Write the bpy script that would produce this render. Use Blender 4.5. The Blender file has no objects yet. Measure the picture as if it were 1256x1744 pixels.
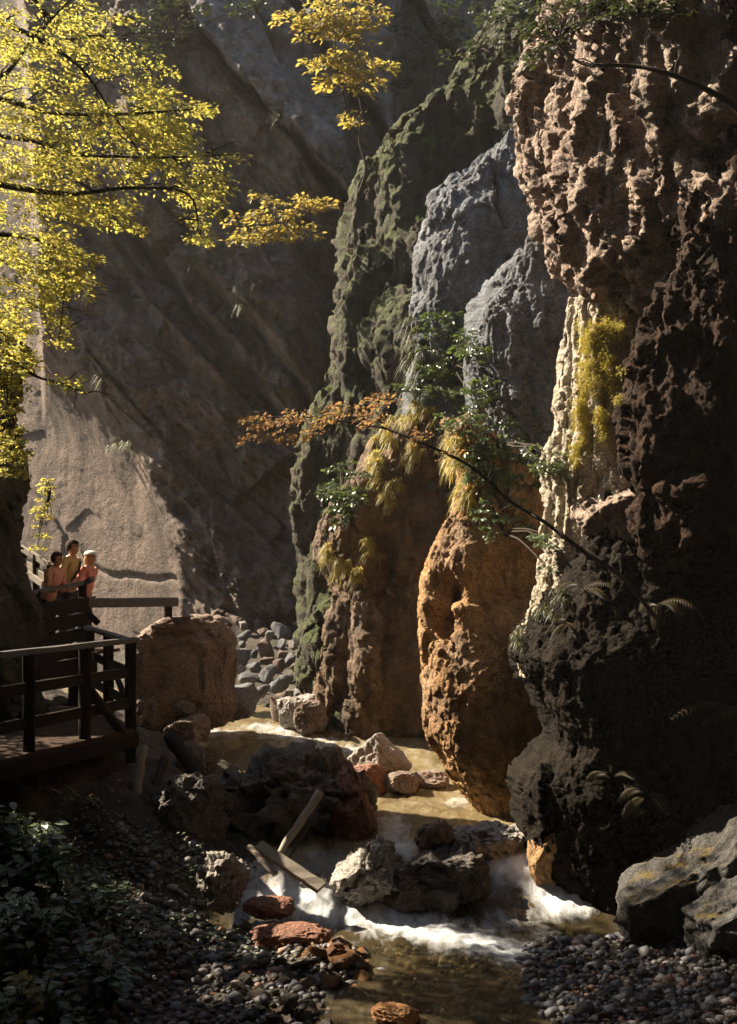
import bpy, bmesh, math, random
import numpy as np
from mathutils import Vector, Matrix
from mathutils.bvhtree import BVHTree

random.seed(11)
RNG = np.random.RandomState(5)
SC = bpy.context.scene
COL = SC.collection
FOC, CAMH, HOR = 2105.0, 4.0, 950.0      # focal length in photo pixels, camera height, horizon row


def at(px, py, Y):
    return Vector(((px - 628) / FOC * Y, Y, CAMH - (py - HOR) / FOC * Y))


# ------------------------------------------------------------------ noise
_P = np.random.RandomState(3).permutation(256)
_P = np.concatenate([_P, _P, _P])
_G = np.random.RandomState(4).normal(size=(256, 3))
_G /= np.linalg.norm(_G, axis=1)[:, None]


def perlin(p):
    i = np.floor(p).astype(np.int64)
    f = p - i
    i &= 255
    u = f * f * f * (f * (f * 6 - 15) + 10)
    out = 0
    for dx in (0, 1):
        wx = u[:, 0] if dx else 1 - u[:, 0]
        for dy in (0, 1):
            wy = u[:, 1] if dy else 1 - u[:, 1]
            for dz in (0, 1):
                wz = u[:, 2] if dz else 1 - u[:, 2]
                h = _P[_P[_P[(i[:, 0] + dx) & 255] + ((i[:, 1] + dy) & 255)] + ((i[:, 2] + dz) & 255)]
                g = _G[h]
                out = out + wx * wy * wz * (g[:, 0] * (f[:, 0] - dx) + g[:, 1] * (f[:, 1] - dy) + g[:, 2] * (f[:, 2] - dz))
    return out * 1.6


def fbm(p, octv=4, gain=0.5):
    s, a = 0, 1.0
    for k in range(octv):
        s = s + a * perlin(p * 2.03 ** k + 17.3 * k)
        a *= gain
    return s


def ridged(p, octv=4, gain=0.5):
    s, a = 0, 1.0
    for k in range(octv):
        s = s + a * (1 - 2 * np.abs(perlin(p * 2.07 ** k + 9.1 * k)))
        a *= gain
    return s


def worley(p):
    i = np.floor(p).astype(np.int64)
    f1 = np.full(len(p), 9.0)
    f2 = np.full(len(p), 9.0)
    for dx in (-1, 0, 1):
        for dy in (-1, 0, 1):
            for dz in (-1, 0, 1):
                c = i + (dx, dy, dz)
                h = _P[_P[_P[c[:, 0] & 255] + (c[:, 1] & 255)] + (c[:, 2] & 255)]
                q = c + 0.5 + 0.45 * _G[h]
                d = np.linalg.norm(q - p, axis=1)
                m = d < f1
                f2 = np.where(m, f1, np.minimum(f2, d))
                f1 = np.where(m, d, f1)
    return f1, f2


def facets(p):
    """broken planes: each cell of the rock is one tilted flat face"""
    i = np.floor(p).astype(np.int64)
    f1 = np.full(len(p), 9.0)
    val = np.zeros(len(p))
    for dx in (-1, 0, 1):
        for dy in (-1, 0, 1):
            for dz in (-1, 0, 1):
                c = i + (dx, dy, dz)
                h = _P[_P[_P[c[:, 0] & 255] + (c[:, 1] & 255)] + (c[:, 2] & 255)]
                e = p - (c + 0.5 + 0.45 * _G[h])
                d = np.linalg.norm(e, axis=1)
                v = (e * _G[(h + 77) & 255]).sum(1) * 1.3 + _G[(h + 31) & 255][:, 0] * .5
                m = d < f1
                val = np.where(m, v, val)
                f1 = np.where(m, d, f1)
    return val


def sstep(a, b, x):
    t = np.clip((x - a) / (b - a), 0, 1)
    return t * t * (3 - 2 * t)


# ------------------------------------------------------------------ objects
def tag(o, label=None, cat=None, group=None, kind=None):
    if label: o['label'] = label
    if cat: o['category'] = cat
    if group: o['group'] = group
    if kind: o['kind'] = kind
    return o


def link(name, me, mat, parent=None, loc=None):
    o = bpy.data.objects.new(name, me)
    COL.objects.link(o)
    if mat is not None:
        for m in (mat if isinstance(mat, (list, tuple)) else [mat]):
            me.materials.append(m)
    if parent is not None:
        o.parent = parent
    if loc is not None:
        o.location = loc
    return o


def mesh(name, V, F, smooth=True):
    """fast mesh from arrays; F is (n,4) or (n,3) or a list of such arrays"""
    me = bpy.data.meshes.new(name)
    Fs = F if isinstance(F, list) else [F]
    Fs = [np.asarray(f, dtype=np.int32) for f in Fs if len(f)]
    V = np.asarray(V, dtype=np.float32)
    me.vertices.add(len(V))
    me.vertices.foreach_set('co', V.ravel())
    loops = np.concatenate([f.ravel() for f in Fs])
    sizes = np.concatenate([np.full(len(f), f.shape[1], dtype=np.int32) for f in Fs])
    me.loops.add(len(loops))
    me.loops.foreach_set('vertex_index', loops)
    me.polygons.add(len(sizes))
    me.polygons.foreach_set('loop_start', np.concatenate([[0], np.cumsum(sizes)[:-1]]).astype(np.int32))
    me.polygons.foreach_set('loop_total', sizes)
    me.polygons.foreach_set('use_smooth', np.full(len(sizes), smooth, dtype=bool))
    me.update(calc_edges=True)
    me.validate()
    return me


def empty(name, loc, rz=0):
    o = bpy.data.objects.new(name, None)
    COL.objects.link(o)
    o.location = loc
    o.rotation_euler = (0, 0, rz)
    o.empty_display_size = .1
    return o


class MB:
    """collects tubes, beams and strips into one mesh"""
    def __init__(s): s.v, s.f, s.n = [], [], 0

    def add(s, V, F):
        s.v.append(np.asarray(V, float)); s.f += [[int(i) + s.n for i in q] for q in F]; s.n += len(V)

    def tube(s, pts, rad, seg=6):
        pts = [Vector(p) for p in pts]
        if not hasattr(rad, '__len__'): rad = [rad] * len(pts)
        V, F = [], []
        ref = Vector((.31, .22, .92))
        for k, p in enumerate(pts):
            t = (pts[min(k + 1, len(pts) - 1)] - pts[max(k - 1, 0)]).normalized()
            a = t.cross(ref)
            if a.length < 1e-3: a = t.cross(Vector((1, 0, 0)))
            a.normalize(); b = t.cross(a)
            for j in range(seg):
                an = 2 * math.pi * j / seg
                V.append(p + (a * math.cos(an) + b * math.sin(an)) * rad[k])
        for k in range(len(pts) - 1):
            for j in range(seg):
                F.append((k * seg + j, k * seg + (j + 1) % seg, (k + 1) * seg + (j + 1) % seg, (k + 1) * seg + j))
        F.append(tuple(range(seg))[::-1]); F.append(tuple((len(pts) - 1) * seg + j for j in range(seg)))
        s.add([tuple(v) for v in V], F)

    def beam(s, p0, p1, w, h, up=(0, 0, 1), seg=5, rough=.004):
        """squared timber from p0 to p1, w across, h along up, with worn uneven faces"""
        p0, p1 = Vector(p0), Vector(p1)
        t = (p1 - p0).normalized(); upv = Vector(up)
        if abs(t.dot(upv)) > .95: upv = Vector((0, 1, 0))
        a = t.cross(upv).normalized(); b = a.cross(t).normalized()
        c = min(w, h) * .14
        prof = [(-w/2 + c, -h/2), (w/2 - c, -h/2), (w/2, -h/2 + c), (w/2, h/2 - c), (w/2 - c, h/2), (-w/2 + c, h/2), (-w/2, h/2 - c), (-w/2, -h/2 + c)]
        V, F = [], []
        for k in range(seg + 1):
            q = p0.lerp(p1, k / seg)
            for x, y in prof:
                V.append(tuple(q + a * (x + random.uniform(-rough, rough)) + b * (y + random.uniform(-rough, rough))))
        m = len(prof)
        for k in range(seg):
            for j in range(m):
                F.append((k*m + j, k*m + (j+1) % m, (k+1)*m + (j+1) % m, (k+1)*m + j))
        F.append(tuple(range(m))[::-1]); F.append(tuple(seg*m + j for j in range(m)))
        s.add(V, F)

    def build(s, name, mat, parent=None, smooth=False, origin=None):
        V = np.concatenate(s.v)
        if origin is not None: V = V - np.array(origin)
        me = bpy.data.meshes.new(name)
        me.from_pydata([tuple(v) for v in V], [], s.f)
        if smooth:
            me.polygons.foreach_set('use_smooth', np.ones(len(me.polygons), dtype=bool))
        me.update()
        return link(name, me, mat, parent, origin if parent is None else None)


# ------------------------------------------------------------------ materials
class NT:
    def __init__(s, name):
        s.m = bpy.data.materials.new(name); s.m.use_nodes = True
        s.t = s.m.node_tree; s.t.nodes.clear()
        s.out = s.t.nodes.new('ShaderNodeOutputMaterial')

    def n(s, typ, **kw):
        nd = s.t.nodes.new('ShaderNode' + typ)
        for k, v in kw.items():
            if k.startswith('_'):
                setattr(nd, k[1:], v)
            else:
                key = int(k[1:]) if k[0] == 'i' and k[1:].isdigit() else k.replace('__', ' ')
                s.set(nd.inputs[key], v)
        return nd

    def set(s, inp, v):
        if isinstance(v, bpy.types.NodeSocket): s.t.links.new(v, inp)
        elif hasattr(v, '__len__') and len(v) == 3 and inp.type == 'RGBA': inp.default_value = (*v, 1)
        else: inp.default_value = v

    def coord(s, scale=(1, 1, 1), rot=(0, 0, 0)):
        tc = s.n('TexCoord')
        return s.n('Mapping', Vector=tc.outputs['Object'], Scale=scale, Rotation=rot).outputs[0]

    def noise(s, vec, scale, detail=6, rough=.6, dist=0):
        return s.n('TexNoise', Vector=vec, Scale=scale, Detail=detail, Roughness=rough, Distortion=dist).outputs['Fac']

    def ramp(s, fac, stops, interp='LINEAR'):
        r = s.n('ValToRGB', Fac=fac); r.color_ramp.interpolation = interp
        e = r.color_ramp.elements
        while len(e) < len(stops): e.new(.5)
        for el, (p, c) in zip(e, stops):
            el.position = p
            el.color = (*c, 1) if hasattr(c, '__len__') else (c, c, c, 1)
        return r.outputs['Color']

    def mix(s, fac, a, b, blend='MIX'):
        m = s.n('Mix', _data_type='RGBA', _blend_type=blend)
        s.set(m.inputs[0], fac); s.set(m.inputs[6], a); s.set(m.inputs[7], b)
        return m.outputs[2]

    def math(s, op, a, b=0.0):
        m = s.n('Math', _operation=op); s.set(m.inputs[0], a); s.set(m.inputs[1], b)
        return m.outputs[0]

    def bump(s, h, strength, dist, normal=None):
        b = s.n('Bump', Height=h, Strength=strength, Distance=dist)
        if normal is not None: s.set(b.inputs['Normal'], normal)
        return b.outputs[0]

    def finish(s, shader):
        s.t.links.new(shader, s.out.inputs['Surface']); return s.m


def rock_mat(name, cols, scale=.8, moss=0.0, moss_col=(.09, .1, .025), streak=.3, bump=1.0, bdist=.06, rough=.85, dark=.35, lichen=0.0, side=0.0, grit=.75, spec=.3):
    t = NT(name)
    v = t.coord()
    n1 = t.noise(v, scale, 9, .62, .4)
    k = len(cols)
    c = t.ramp(n1, [(.3 + .4 * i / (k - 1), cc) for i, cc in enumerate(cols)])
    n2 = t.noise(v, scale * 6.5, 10, .7)
    c = t.mix(dark, c, t.ramp(n2, [(.3, .35), (.55, .95), (.75, 1.35)]), 'MULTIPLY')
    vs = t.coord((2.6, 2.6, .22))
    st = t.ramp(t.noise(vs, 1.3, 7, .6), [(.36, .25), (.55, 1.0)])
    c = t.mix(streak, c, st, 'MULTIPLY')
    n3 = t.noise(v, 42, 6, .75)
    c = t.mix(grit, c, t.ramp(n3, [(.36, .3), (.5, .95), (.66, 1.7)]), 'MULTIPLY')
    n4 = t.noise(v, 15, 5, .6, 1.2)
    c = t.mix(grit * .8, c, t.ramp(n4, [(.38, .45), (.47, 1.0)]), 'MULTIPLY')
    if lichen:
        lm = t.ramp(t.noise(v, 3.1, 8, .7), [(.58, 0.0), (.68, 1.0)])
        c = t.mix(t.math('MULTIPLY', lm, lichen), c, (.42, .41, .37))
    if moss:
        geo = t.n('NewGeometry')
        sep = t.n('SeparateXYZ', Vector=geo.outputs['Normal'])
        up = t.math('ADD', sep.outputs['Z'], t.math('MULTIPLY', t.math('SUBTRACT', t.noise(v, 1.7, 8, .65), .5), 2.6))
        up = t.math('ADD', up, t.math('MULTIPLY', sep.outputs['X'], -side))
        mk = t.ramp(t.math('ADD', up, moss - .5), [(.35, 0.0), (.75, 1.0)])
        mc = t.mix(t.noise(v, 9, 6, .7), tuple(x * .5 for x in moss_col), tuple(x * 1.5 for x in moss_col))
        c = t.mix(mk, c, mc)
    h = t.math('ADD', t.noise(v, 7, 12, .68), t.math('MULTIPLY', t.noise(v, 34, 8, .7), .35))
    vor = t.n('TexVoronoi', Vector=v, Scale=11.0, _feature='DISTANCE_TO_EDGE').outputs['Distance']
    h = t.math('ADD', h, t.math('MULTIPLY', t.math('MINIMUM', vor, .12), .9))
    b = t.bump(h, bump, bdist)
    p = t.n('BsdfPrincipled', Base__Color=c, Roughness=rough, Normal=b)
    p.inputs['Specular IOR Level'].default_value = spec
    return t.finish(p.outputs[0])


def leaf_mat(name, c1, c2, t1, t2, fac=.5, rough=.5, spec=.4):
    t = NT(name)
    r = t.n('NewGeometry').outputs['Random Per Island']
    d = t.mix(r, c1, c2)
    tr = t.mix(r, t1, t2)
    p = t.n('BsdfPrincipled', Base__Color=d, Roughness=rough)
    p.inputs['Specular IOR Level'].default_value = spec
    tl = t.n('BsdfTranslucent', Color=tr)
    m = t.n('MixShader', Fac=fac); t.set(m.inputs[1], p.outputs[0]); t.set(m.inputs[2], tl.outputs[0])
    return t.finish(m.outputs[0])


def wood_mat(name, c1, c2, bump=.4):
    t = NT(name)
    v = t.coord()
    n = t.noise(t.coord((1, 1, 1)), 6, 8, .65)
    g = t.noise(v, 38, 8, .7, 1.5)
    c = t.mix(n, c1, c2)
    c = t.mix(.6, c, t.ramp(g, [(.35, .45), (.65, 1.25)]), 'MULTIPLY')
    p = t.n('BsdfPrincipled', Base__Color=c, Roughness=.75, Normal=t.bump(g, bump, .01))
    p.inputs['Specular IOR Level'].default_value = .12
    return t.finish(p.outputs[0])


def plain_mat(name, col, rough=.7, var=.25, scale=20):
    t = NT(name)
    n = t.noise(t.coord(), scale, 5, .6)
    c = t.mix(n, tuple(x * (1 - var) for x in col), tuple(x * (1 + var) for x in col))
    return t.finish(t.n('BsdfPrincipled', Base__Color=c, Roughness=rough).outputs[0])


# ------------------------------------------------------------------ rock shapes
def grid_normals(P):
    du = np.gradient(P, axis=0); dv = np.gradient(P, axis=1)
    n = np.cross(dv, du)
    n /= np.maximum(np.linalg.norm(n, axis=2), 1e-9)[..., None]
    return n


def relief(P3, specs, seed=0.0):
    """sum of displacement layers evaluated at world points"""
    s = 0
    for kind, sc, amp, octv in specs:
        q = P3 * np.array(sc) + seed
        if kind == 'fbm': s = s + amp * fbm(q, octv)
        elif kind == 'ridge': s = s + amp * (ridged(q, octv) - .5)
        elif kind == 'billow': s = s - amp * (ridged(q, octv) - .5)
        elif kind == 'pit':        # hollows between sharp crests
            w = q + .45 * np.stack([fbm(q * 1.3 + 5, 3), fbm(q * 1.3 + 31, 3), fbm(q * 1.3 + 57, 3)], 1)
            f1, f2 = worley(w)
            s = s - amp * sstep(0.02, .55, f2 - f1)
        elif kind == 'facet':
            w = q + .16 * np.stack([fbm(q * 2.3 + 5, 3), fbm(q * 2.3 + 31, 3), fbm(q * 2.3 + 57, 3)], 1)
            s = s + amp * facets(w)
        elif kind == 'step':       # broken ledges
            z = fbm(q, octv) * 3
            s = s + amp * (np.floor(z) + sstep(.3, .7, z - np.floor(z))) / 3
    return s


ROCKS = []     # (verts, faces) kept for planting


def loft(name, rows, mat, front=1.5, back=1.5, n=2.2, layers=(), nr=260, nc=260, seed=0.0, bumps=(), anchor=None):
    rows = sorted(rows)
    R = np.array([r[:4] for r in rows], float)
    py = np.linspace(R[0, 0], R[-1, 0], nr)
    xl, xr, Y = (np.interp(py, R[:, 0], R[:, k]) for k in (1, 2, 3))
    k = max(3, nr // 40) | 1
    ker = np.hanning(k + 2)[1:-1]; ker /= ker.sum()
    sm = lambda a: np.convolve(np.pad(a, k // 2, mode='edge'), ker, mode='valid')
    xl, xr, Y = sm(xl), sm(xr), sm(Y)
    fr = np.interp(py, R[:, 0], [r[4] if len(r) > 4 else front for r in rows])
    nf, nb = int(nc * .8), int(nc * .2)
    th = np.concatenate([np.pi - np.linspace(0, np.pi, nf, endpoint=False), -np.linspace(0, np.pi, nb, endpoint=False)])
    XL, XR = (xl - 628) / FOC * Y, (xr - 628) / FOC * Y
    xc, rx = (XL + XR) / 2, (XR - XL) / 2
    co, si = np.cos(th), np.sin(th)
    ex = 2.0 / n
    cx = np.sign(co) * np.abs(co) ** ex
    sy = np.sign(si) * np.abs(si) ** ex
    P = np.zeros((nr, nf + nb, 3))
    P[..., 0] = xc[:, None] + rx[:, None] * cx[None]
    dep = np.where(sy[None] > 0, fr[:, None], back)
    P[..., 1] = Y[:, None] - dep * sy[None]
    P[..., 2] = (CAMH - (py - HOR) / FOC * Y)[:, None]
    shp = P.shape
    for group in layers:
        nn = grid_normals(P)
        if nn[:, nf // 4:nf * 3 // 4, 1].mean() > 0: nn = -nn
        d = relief(P.reshape(-1, 3), group, seed).reshape(shp[:2])
        P = P + nn * d[..., None]
        if bumps:
            u = P[..., 0] / P[..., 1] * FOC + 628
            w = HOR - (P[..., 2] - CAMH) / P[..., 1] * FOC
            front_side = (sy > -.05)[None]
            for bx, by, sx, s2, amp in bumps:
                e = ((u - bx) / sx) ** 2 + ((w - by) / s2) ** 2
                P = P + nn * (amp * np.exp(-e) * front_side)[..., None]
            bumps = ()
    m = nf + nb
    i = np.arange(nr - 1)[:, None] * m; j = np.arange(m)[None]; j2 = (j + 1) % m
    Fq = np.stack([i + j, i + m + j, i + m + j2, i + j2], -1).reshape(-1, 4)
    V = P.reshape(-1, 3)
    top = V[:m].mean(0); bot = V[-m:].mean(0)
    V = np.concatenate([V, [top, bot]])
    a = np.arange(m); b = (a + 1) % m
    Ft = np.concatenate([np.stack([np.full(m, nr * m), a, b], 1), np.stack([np.full(m, nr * m + 1), (nr - 1) * m + b, (nr - 1) * m + a], 1)])
    ROCKS.append((V, Fq))
    base = np.array([xc[-1], Y[-1], V[:, 2].min()])
    o = link(name, mesh(name, V - base, [Fq, Ft]), mat, None, base)
    return o


_ICO = {}
def ico(sub):
    if sub not in _ICO:
        bm = bmesh.new(); bmesh.ops.create_icosphere(bm, subdivisions=sub, radius=1)
        _ICO[sub] = (np.array([v.co[:] for v in bm.verts]), np.array([[v.index for v in f.verts] for f in bm.faces]))
        bm.free()
    return _ICO[sub]


def stone_shape(size, sub=5, seed=0, cuts=9, cutmin=.55, n=2.4, rough=.06, layers=(), planes=()):
    """a broken boulder: superellipsoid, chiselled by random planes, then roughened. size = half extents"""
    rs = np.random.RandomState(seed)
    V, F = ico(sub)
    V = V.copy()
    V = np.sign(V) * np.abs(V) ** (2 / n)
    for k in range(cuts):
        d = rs.normal(size=3); d /= np.linalg.norm(d)
        o = rs.uniform(cutmin, .95)
        V -= np.maximum(0, V @ d - o)[:, None] * d * .92
    for (d, o) in planes:
        d = np.array(d, float); d /= np.linalg.norm(d)
        V -= np.maximum(0, V @ d - o)[:, None] * d * .97
    nrm = V / np.linalg.norm(V, axis=1)[:, None]
    q = V * 1.3 + seed * 3.7
    V = V + nrm * (rough * 2.2 * fbm(q, 3) + rough * (ridged(q * 2.3, 4) - .5))[:, None]
    V = V * np.array(size)
    if layers:
        V = V + nrm * relief(V, layers, seed * 1.3)[:, None]
    return V, F


def boulder(name, px0, px1, py0, py1, Y, mat, depth=None, sub=6, sink=.12, keep=True, rot=0.0, **kw):
    """boulder filling a pixel box at distance Y"""
    a, b = at(px0, py1, Y), at(px1, py0, Y)
    w, h = b.x - a.x, (b.z - a.z)
    h2 = h * (1 + sink)
    V, F = stone_shape((w / 2, (depth or w) / 2, h2 / 2), sub=sub, **kw)
    if rot:
        c, s = math.cos(rot), math.sin(rot)
        V = V @ np.array([[c, 0, s], [0, 1, 0], [-s, 0, c]]).T
    # refit to the box
    ex = V.max(0) - V.min(0)
    V = (V - V.min(0)) / ex[[0, 0, 0]] * w if False else (V - (V.max(0) + V.min(0)) / 2) * np.array([w / ex[0], 1, h2 / ex[2]])
    base = np.array([(a.x + b.x) / 2, Y, b.z - h2])
    V = V + np.array([0, 0, h2 / 2])
    if keep: ROCKS.append((V + base, F))
    return link(name, mesh(name, V, F), mat, None, base)
# ================================================================== camera, light, air
cam = bpy.data.cameras.new('camera')
cam.sensor_fit = 'VERTICAL'; cam.sensor_height = 36; cam.lens = FOC / 1744 * 36
cam.shift_y = (HOR - 872) / 1744
cam.clip_start = .1; cam.clip_end = 500
co = bpy.data.objects.new('camera', cam); COL.objects.link(co)
co.location = (0, 0, CAMH); co.rotation_euler = (math.radians(90), 0, 0)
SC.camera = co

SUN = Vector((-.68, .36, .64)).normalized()
w = bpy.data.worlds.new('World'); SC.world = w; w.use_nodes = True
sky = w.node_tree.nodes.new('ShaderNodeTexSky'); sky.sky_type = 'NISHITA'; sky.sun_disc = False
sky.sun_elevation = math.asin(SUN.z); sky.sun_rotation = math.atan2(SUN.x, SUN.y)
bg = w.node_tree.nodes['Background']; bg.inputs[1].default_value = .05
w.node_tree.links.new(sky.outputs[0], bg.inputs[0])
sl = bpy.data.lights.new('sun', 'SUN'); sl.energy = 5; sl.angle = math.radians(.5); sl.color = (1, .86, .66)
so = bpy.data.objects.new('sun', sl); COL.objects.link(so)
so.location = SUN * 60; so.rotation_euler = SUN.to_track_quat('Z', 'Y').to_euler()
vs = SC.view_settings
SC.display_settings.display_device = 'sRGB'
vs.view_transform = 'Standard'; vs.look = 'None'; vs.exposure = 1.75; vs.gamma = 1
SC.cycles.use_denoising = True
SC.cycles.max_bounces = 7; SC.cycles.transparent_max_bounces = 12

# ================================================================== materials of the place
M = {}
M['wall'] = rock_mat('back wall rock', [(.10, .072, .055), (.26, .19, .145), (.17, .125, .095), (.42, .345, .32)], .3, streak=.45, dark=.75, moss=-.15, bump=.8, bdist=.1)
M['lilac'] = rock_mat('lilac grey slab rock', [(.15, .13, .125), (.34, .30, .295), (.22, .195, .19), (.48, .43, .43)], .35, streak=.35, dark=.7, moss=-.15, bump=.8, bdist=.1)
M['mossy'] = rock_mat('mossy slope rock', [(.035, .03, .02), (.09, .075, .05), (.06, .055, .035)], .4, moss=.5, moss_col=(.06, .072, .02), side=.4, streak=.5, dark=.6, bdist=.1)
M['blue'] = rock_mat('sky-tinted grey limestone', [(.09, .095, .105), (.20, .215, .24), (.14, .145, .155), (.28, .29, .31)], .9, moss=-.25, streak=.5, dark=.6, lichen=.25, bdist=.06)  # blue of the skylight is tinted into this grey base colour
M['pillar'] = rock_mat('brown limestone', [(.09, .06, .038), (.27, .18, .11), (.15, .10, .062), (.33, .24, .19)], .8, moss=.1, streak=.65, dark=.75)
M['amber'] = rock_mat('bounce-warmed limestone', [(.20, .115, .06), (.56, .32, .135), (.35, .21, .11), (.60, .42, .26)], .75, moss=.0, streak=.5, dark=.75)  # warm bounce light off the water is put into this base colour
M['tufa'] = rock_mat('pale dripstone', [(.36, .28, .18), (.62, .54, .42), (.45, .37, .27)], 1.2, streak=.5, dark=.4, moss=-.3)
M['tan'] = rock_mat('pitted tan limestone', [(.24, .16, .12), (.42, .32, .25), (.30, .21, .16), (.52, .43, .36)], .9, streak=.4, dark=.5, moss=-.35)
M['dark'] = rock_mat('shade-dark rock', [(.011, .009, .006), (.028, .021, .015), (.016, .012, .009)], .9, moss=-.1, moss_col=(.014, .017, .006), streak=.5, dark=.5, spec=.08)  # the shade on the cliff foot is put into this near-black colour
M['umber'] = rock_mat('shaded umber rock', [(.025, .014, .009), (.07, .04, .027), (.038, .022, .015), (.12, .08, .058)], .7, spec=.1, moss=-.2, moss_col=(.03, .035, .012), streak=.5, dark=.6)  # unlit look of the cliff's right half is put into this dark colour
M['bank'] = rock_mat('bank earth', [(.03, .026, .02), (.08, .068, .05), (.11, .095, .075)], 1.1, moss=.0, streak=0, dark=.6, rough=.95)
M['bould'] = rock_mat('brown boulder rock', [(.15, .105, .08), (.32, .24, .19), (.23, .165, .13)], 1.4, streak=.2, dark=.45, moss=-.3)
M['wet'] = rock_mat('dark river rock', [(.05, .042, .034), (.12, .10, .08), (.2, .17, .14)], 1.6, streak=.1, dark=.6, moss=-.1, rough=.5, moss_col=(.07, .06, .015))
M['pale'] = rock_mat('pale river rock', [(.30, .27, .24), (.48, .44, .39), (.38, .34, .30)], 2.0, streak=.1, dark=.5, moss=-.6)
M['slant'] = rock_mat('mossy grey rock', [(.04, .036, .03), (.11, .105, .10), (.065, .058, .05), (.15, .15, .155)], 1.3, moss=.05, moss_col=(.13, .09, .02), streak=.3, dark=.5, lichen=.2)
M['grey'] = rock_mat('grey river stone', [(.16, .16, .165), (.27, .27, .275), (.21, .20, .2)], 2.0, streak=.05, dark=.4, moss=-.6)
M['rust'] = rock_mat('rusty red rock', [(.20, .075, .04), (.33, .15, .09), (.14, .06, .04)], 2.0, streak=.2, dark=.4, moss=-.6, rough=.55)


M['orange'] = rock_mat('orange wet rock', [(.30, .12, .04), (.45, .22, .08), (.22, .09, .03)], 3.0, streak=0, dark=.5, moss=-.6, rough=.4)

# ================================================================== ground and water
def cxw(Y):
    """stream centre, half width, bed height and water height along the gorge"""
    ys = [-12, 9, 12, 13.4, 14.0, 14.9, 16, 18, 19.5, 21, 22.5, 24.5, 26, 31, 45]
    cx = [.5, .5, .6, .7, .8, .95, .9, .5, -.1, -1.2, -2.1, -2.6, -2.4, -2.2, -2.2]
    hw = [3.2, 2.6, 2.3, 2.2, 2.1, 1.5, 1.35, 1.5, 1.4, 1.3, 1.2, .8, .6, .6, .6]
    bd = [-.3, -.2, -.16, -.2, -.05, .22, .25, .3, .4, .62, .82, 1.2, 1.55, 2.5, 3.4]
    wz = [-.02, -.02, 0, 0, .16, .5, .55, .58, .68, .92, 1.05, 1.15, 1.2, 1.4, 1.6]
    return [np.interp(Y, ys, a) for a in (cx, hw, bd, wz)]


def ground_z(X, Y):
    cx, hw, bd, wz = cxw(Y)
    dl = np.maximum(cx - X - hw, 0)
    dr = np.maximum(X - cx - hw, 0)
    near = sstep(13.4, 11.5, Y)
    left = (.42 + .1 * near) * dl ** .9
    left = np.minimum(left, 2.4 + .1 * dl)
    left = np.where(Y > 19, np.minimum(left, 2.4 - 1.9 * sstep(19, 22.5, Y)) - .5 * sstep(22, 25, Y) * np.minimum(np.maximum(dl - .6, 0), 3), left)
    right = .35 * dr ** .9
    right = np.minimum(right, 2.5 + .1 * dr)
    shoal = .22 * sstep(1.0, 1.9, X) * sstep(13.35, 12.7, Y) * sstep(8, 10, Y)       # gravel bar at right
    shoal = shoal + .24 * sstep(.1, -.9, X) * sstep(13.7, 12.9, Y) * sstep(9, 10.5, Y)
    shoal = shoal + .24 * np.exp(-((X + .28) / .4) ** 2 - ((Y - 12.2) / .6) ** 2)
    p = np.stack([X, Y, X * 0], -1).reshape(-1, 3)
    nz = (.10 * fbm(p * .9, 4) + .035 * fbm(p * 4.1 + 3, 4)).reshape(X.shape)
    return bd + left + right + shoal + nz * (.5 + .8 * sstep(0, .6, dl + dr))


gx = np.concatenate([np.linspace(-40, -7, 24, endpoint=False), np.linspace(-7, 7, 260), np.linspace(7.6, 40, 22)])
gy = np.concatenate([np.linspace(-14, 8, 30, endpoint=False), np.linspace(8, 25, 320), np.linspace(25.4, 60, 50)])
GX, GY = np.meshgrid(gx, gy)
GZ = ground_z(GX, GY)
nx, ny = len(gx), len(gy)
ii = (np.arange(ny - 1)[:, None] * nx + np.arange(nx - 1)[None])
gq = np.stack([ii, ii + 1, ii + nx + 1, ii + nx], -1).reshape(-1, 4)
gv = np.stack([GX, GY, GZ], -1).reshape(-1, 3)
ROCKS.append((gv, gq))
tag(link('ground', mesh('ground', gv, gq), M['bank']), kind='structure')


def water_mat():
    t = NT('stream water')
    v = t.coord((1, .45, 1))
    h = t.math('ADD', t.noise(v, 3.2, 5, .6, .8), t.math('MULTIPLY', t.noise(v, 11, 4, .6, .5), .4))
    nb = t.bump(h, .55, .05)
    foam = t.n('Attribute', _attribute_name='foam').outputs['Fac']
    fb = t.noise(t.coord((2.6, .8, 3)), 2.2, 9, .66, .7)
    fm = t.math('ADD', foam, t.math('MULTIPLY', t.math('SUBTRACT', fb, .5), 1.5))
    fm = t.ramp(fm, [(.28, 0.0), (1.2, 1.0)])
    silt = t.ramp(t.noise(t.coord((2.2, .7, 1)), 1.6, 8, .65, .8), [(.3, (.24, .175, .08)), (.5, (.46, .36, .19)), (.68, (.68, .58, .40))])  # pale golden streaks put sun glints into the silt colour
    tr = t.n('BsdfTransparent', Color=(.78, .70, .48))
    df = t.n('BsdfDiffuse', Color=silt, Normal=nb)
    silt_a = t.n('Attribute', _attribute_name='silt').outputs['Fac']
    body = t.n('MixShader', Fac=silt_a); t.set(body.inputs[1], tr.outputs[0]); t.set(body.inputs[2], df.outputs[0])
    gl = t.n('BsdfGlossy', Color=(.95, .95, .95), Roughness=.14, Normal=nb)
    fr = t.n('Fresnel', IOR=1.33, Normal=nb)
    surf = t.n('MixShader', Fac=fr.outputs[0]); t.set(surf.inputs[1], body.outputs[0]); t.set(surf.inputs[2], gl.outputs[0])
    white = t.n('BsdfPrincipled', Base__Color=(.76, .80, .84), Roughness=.6, Normal=t.bump(fb, .5, .06))
    al = t.n('MixShader', Fac=t.math('MULTIPLY', fm, .82)); t.set(al.inputs[1], surf.outputs[0]); t.set(al.inputs[2], white.outputs[0])
    return t.finish(al.outputs[0])


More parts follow.
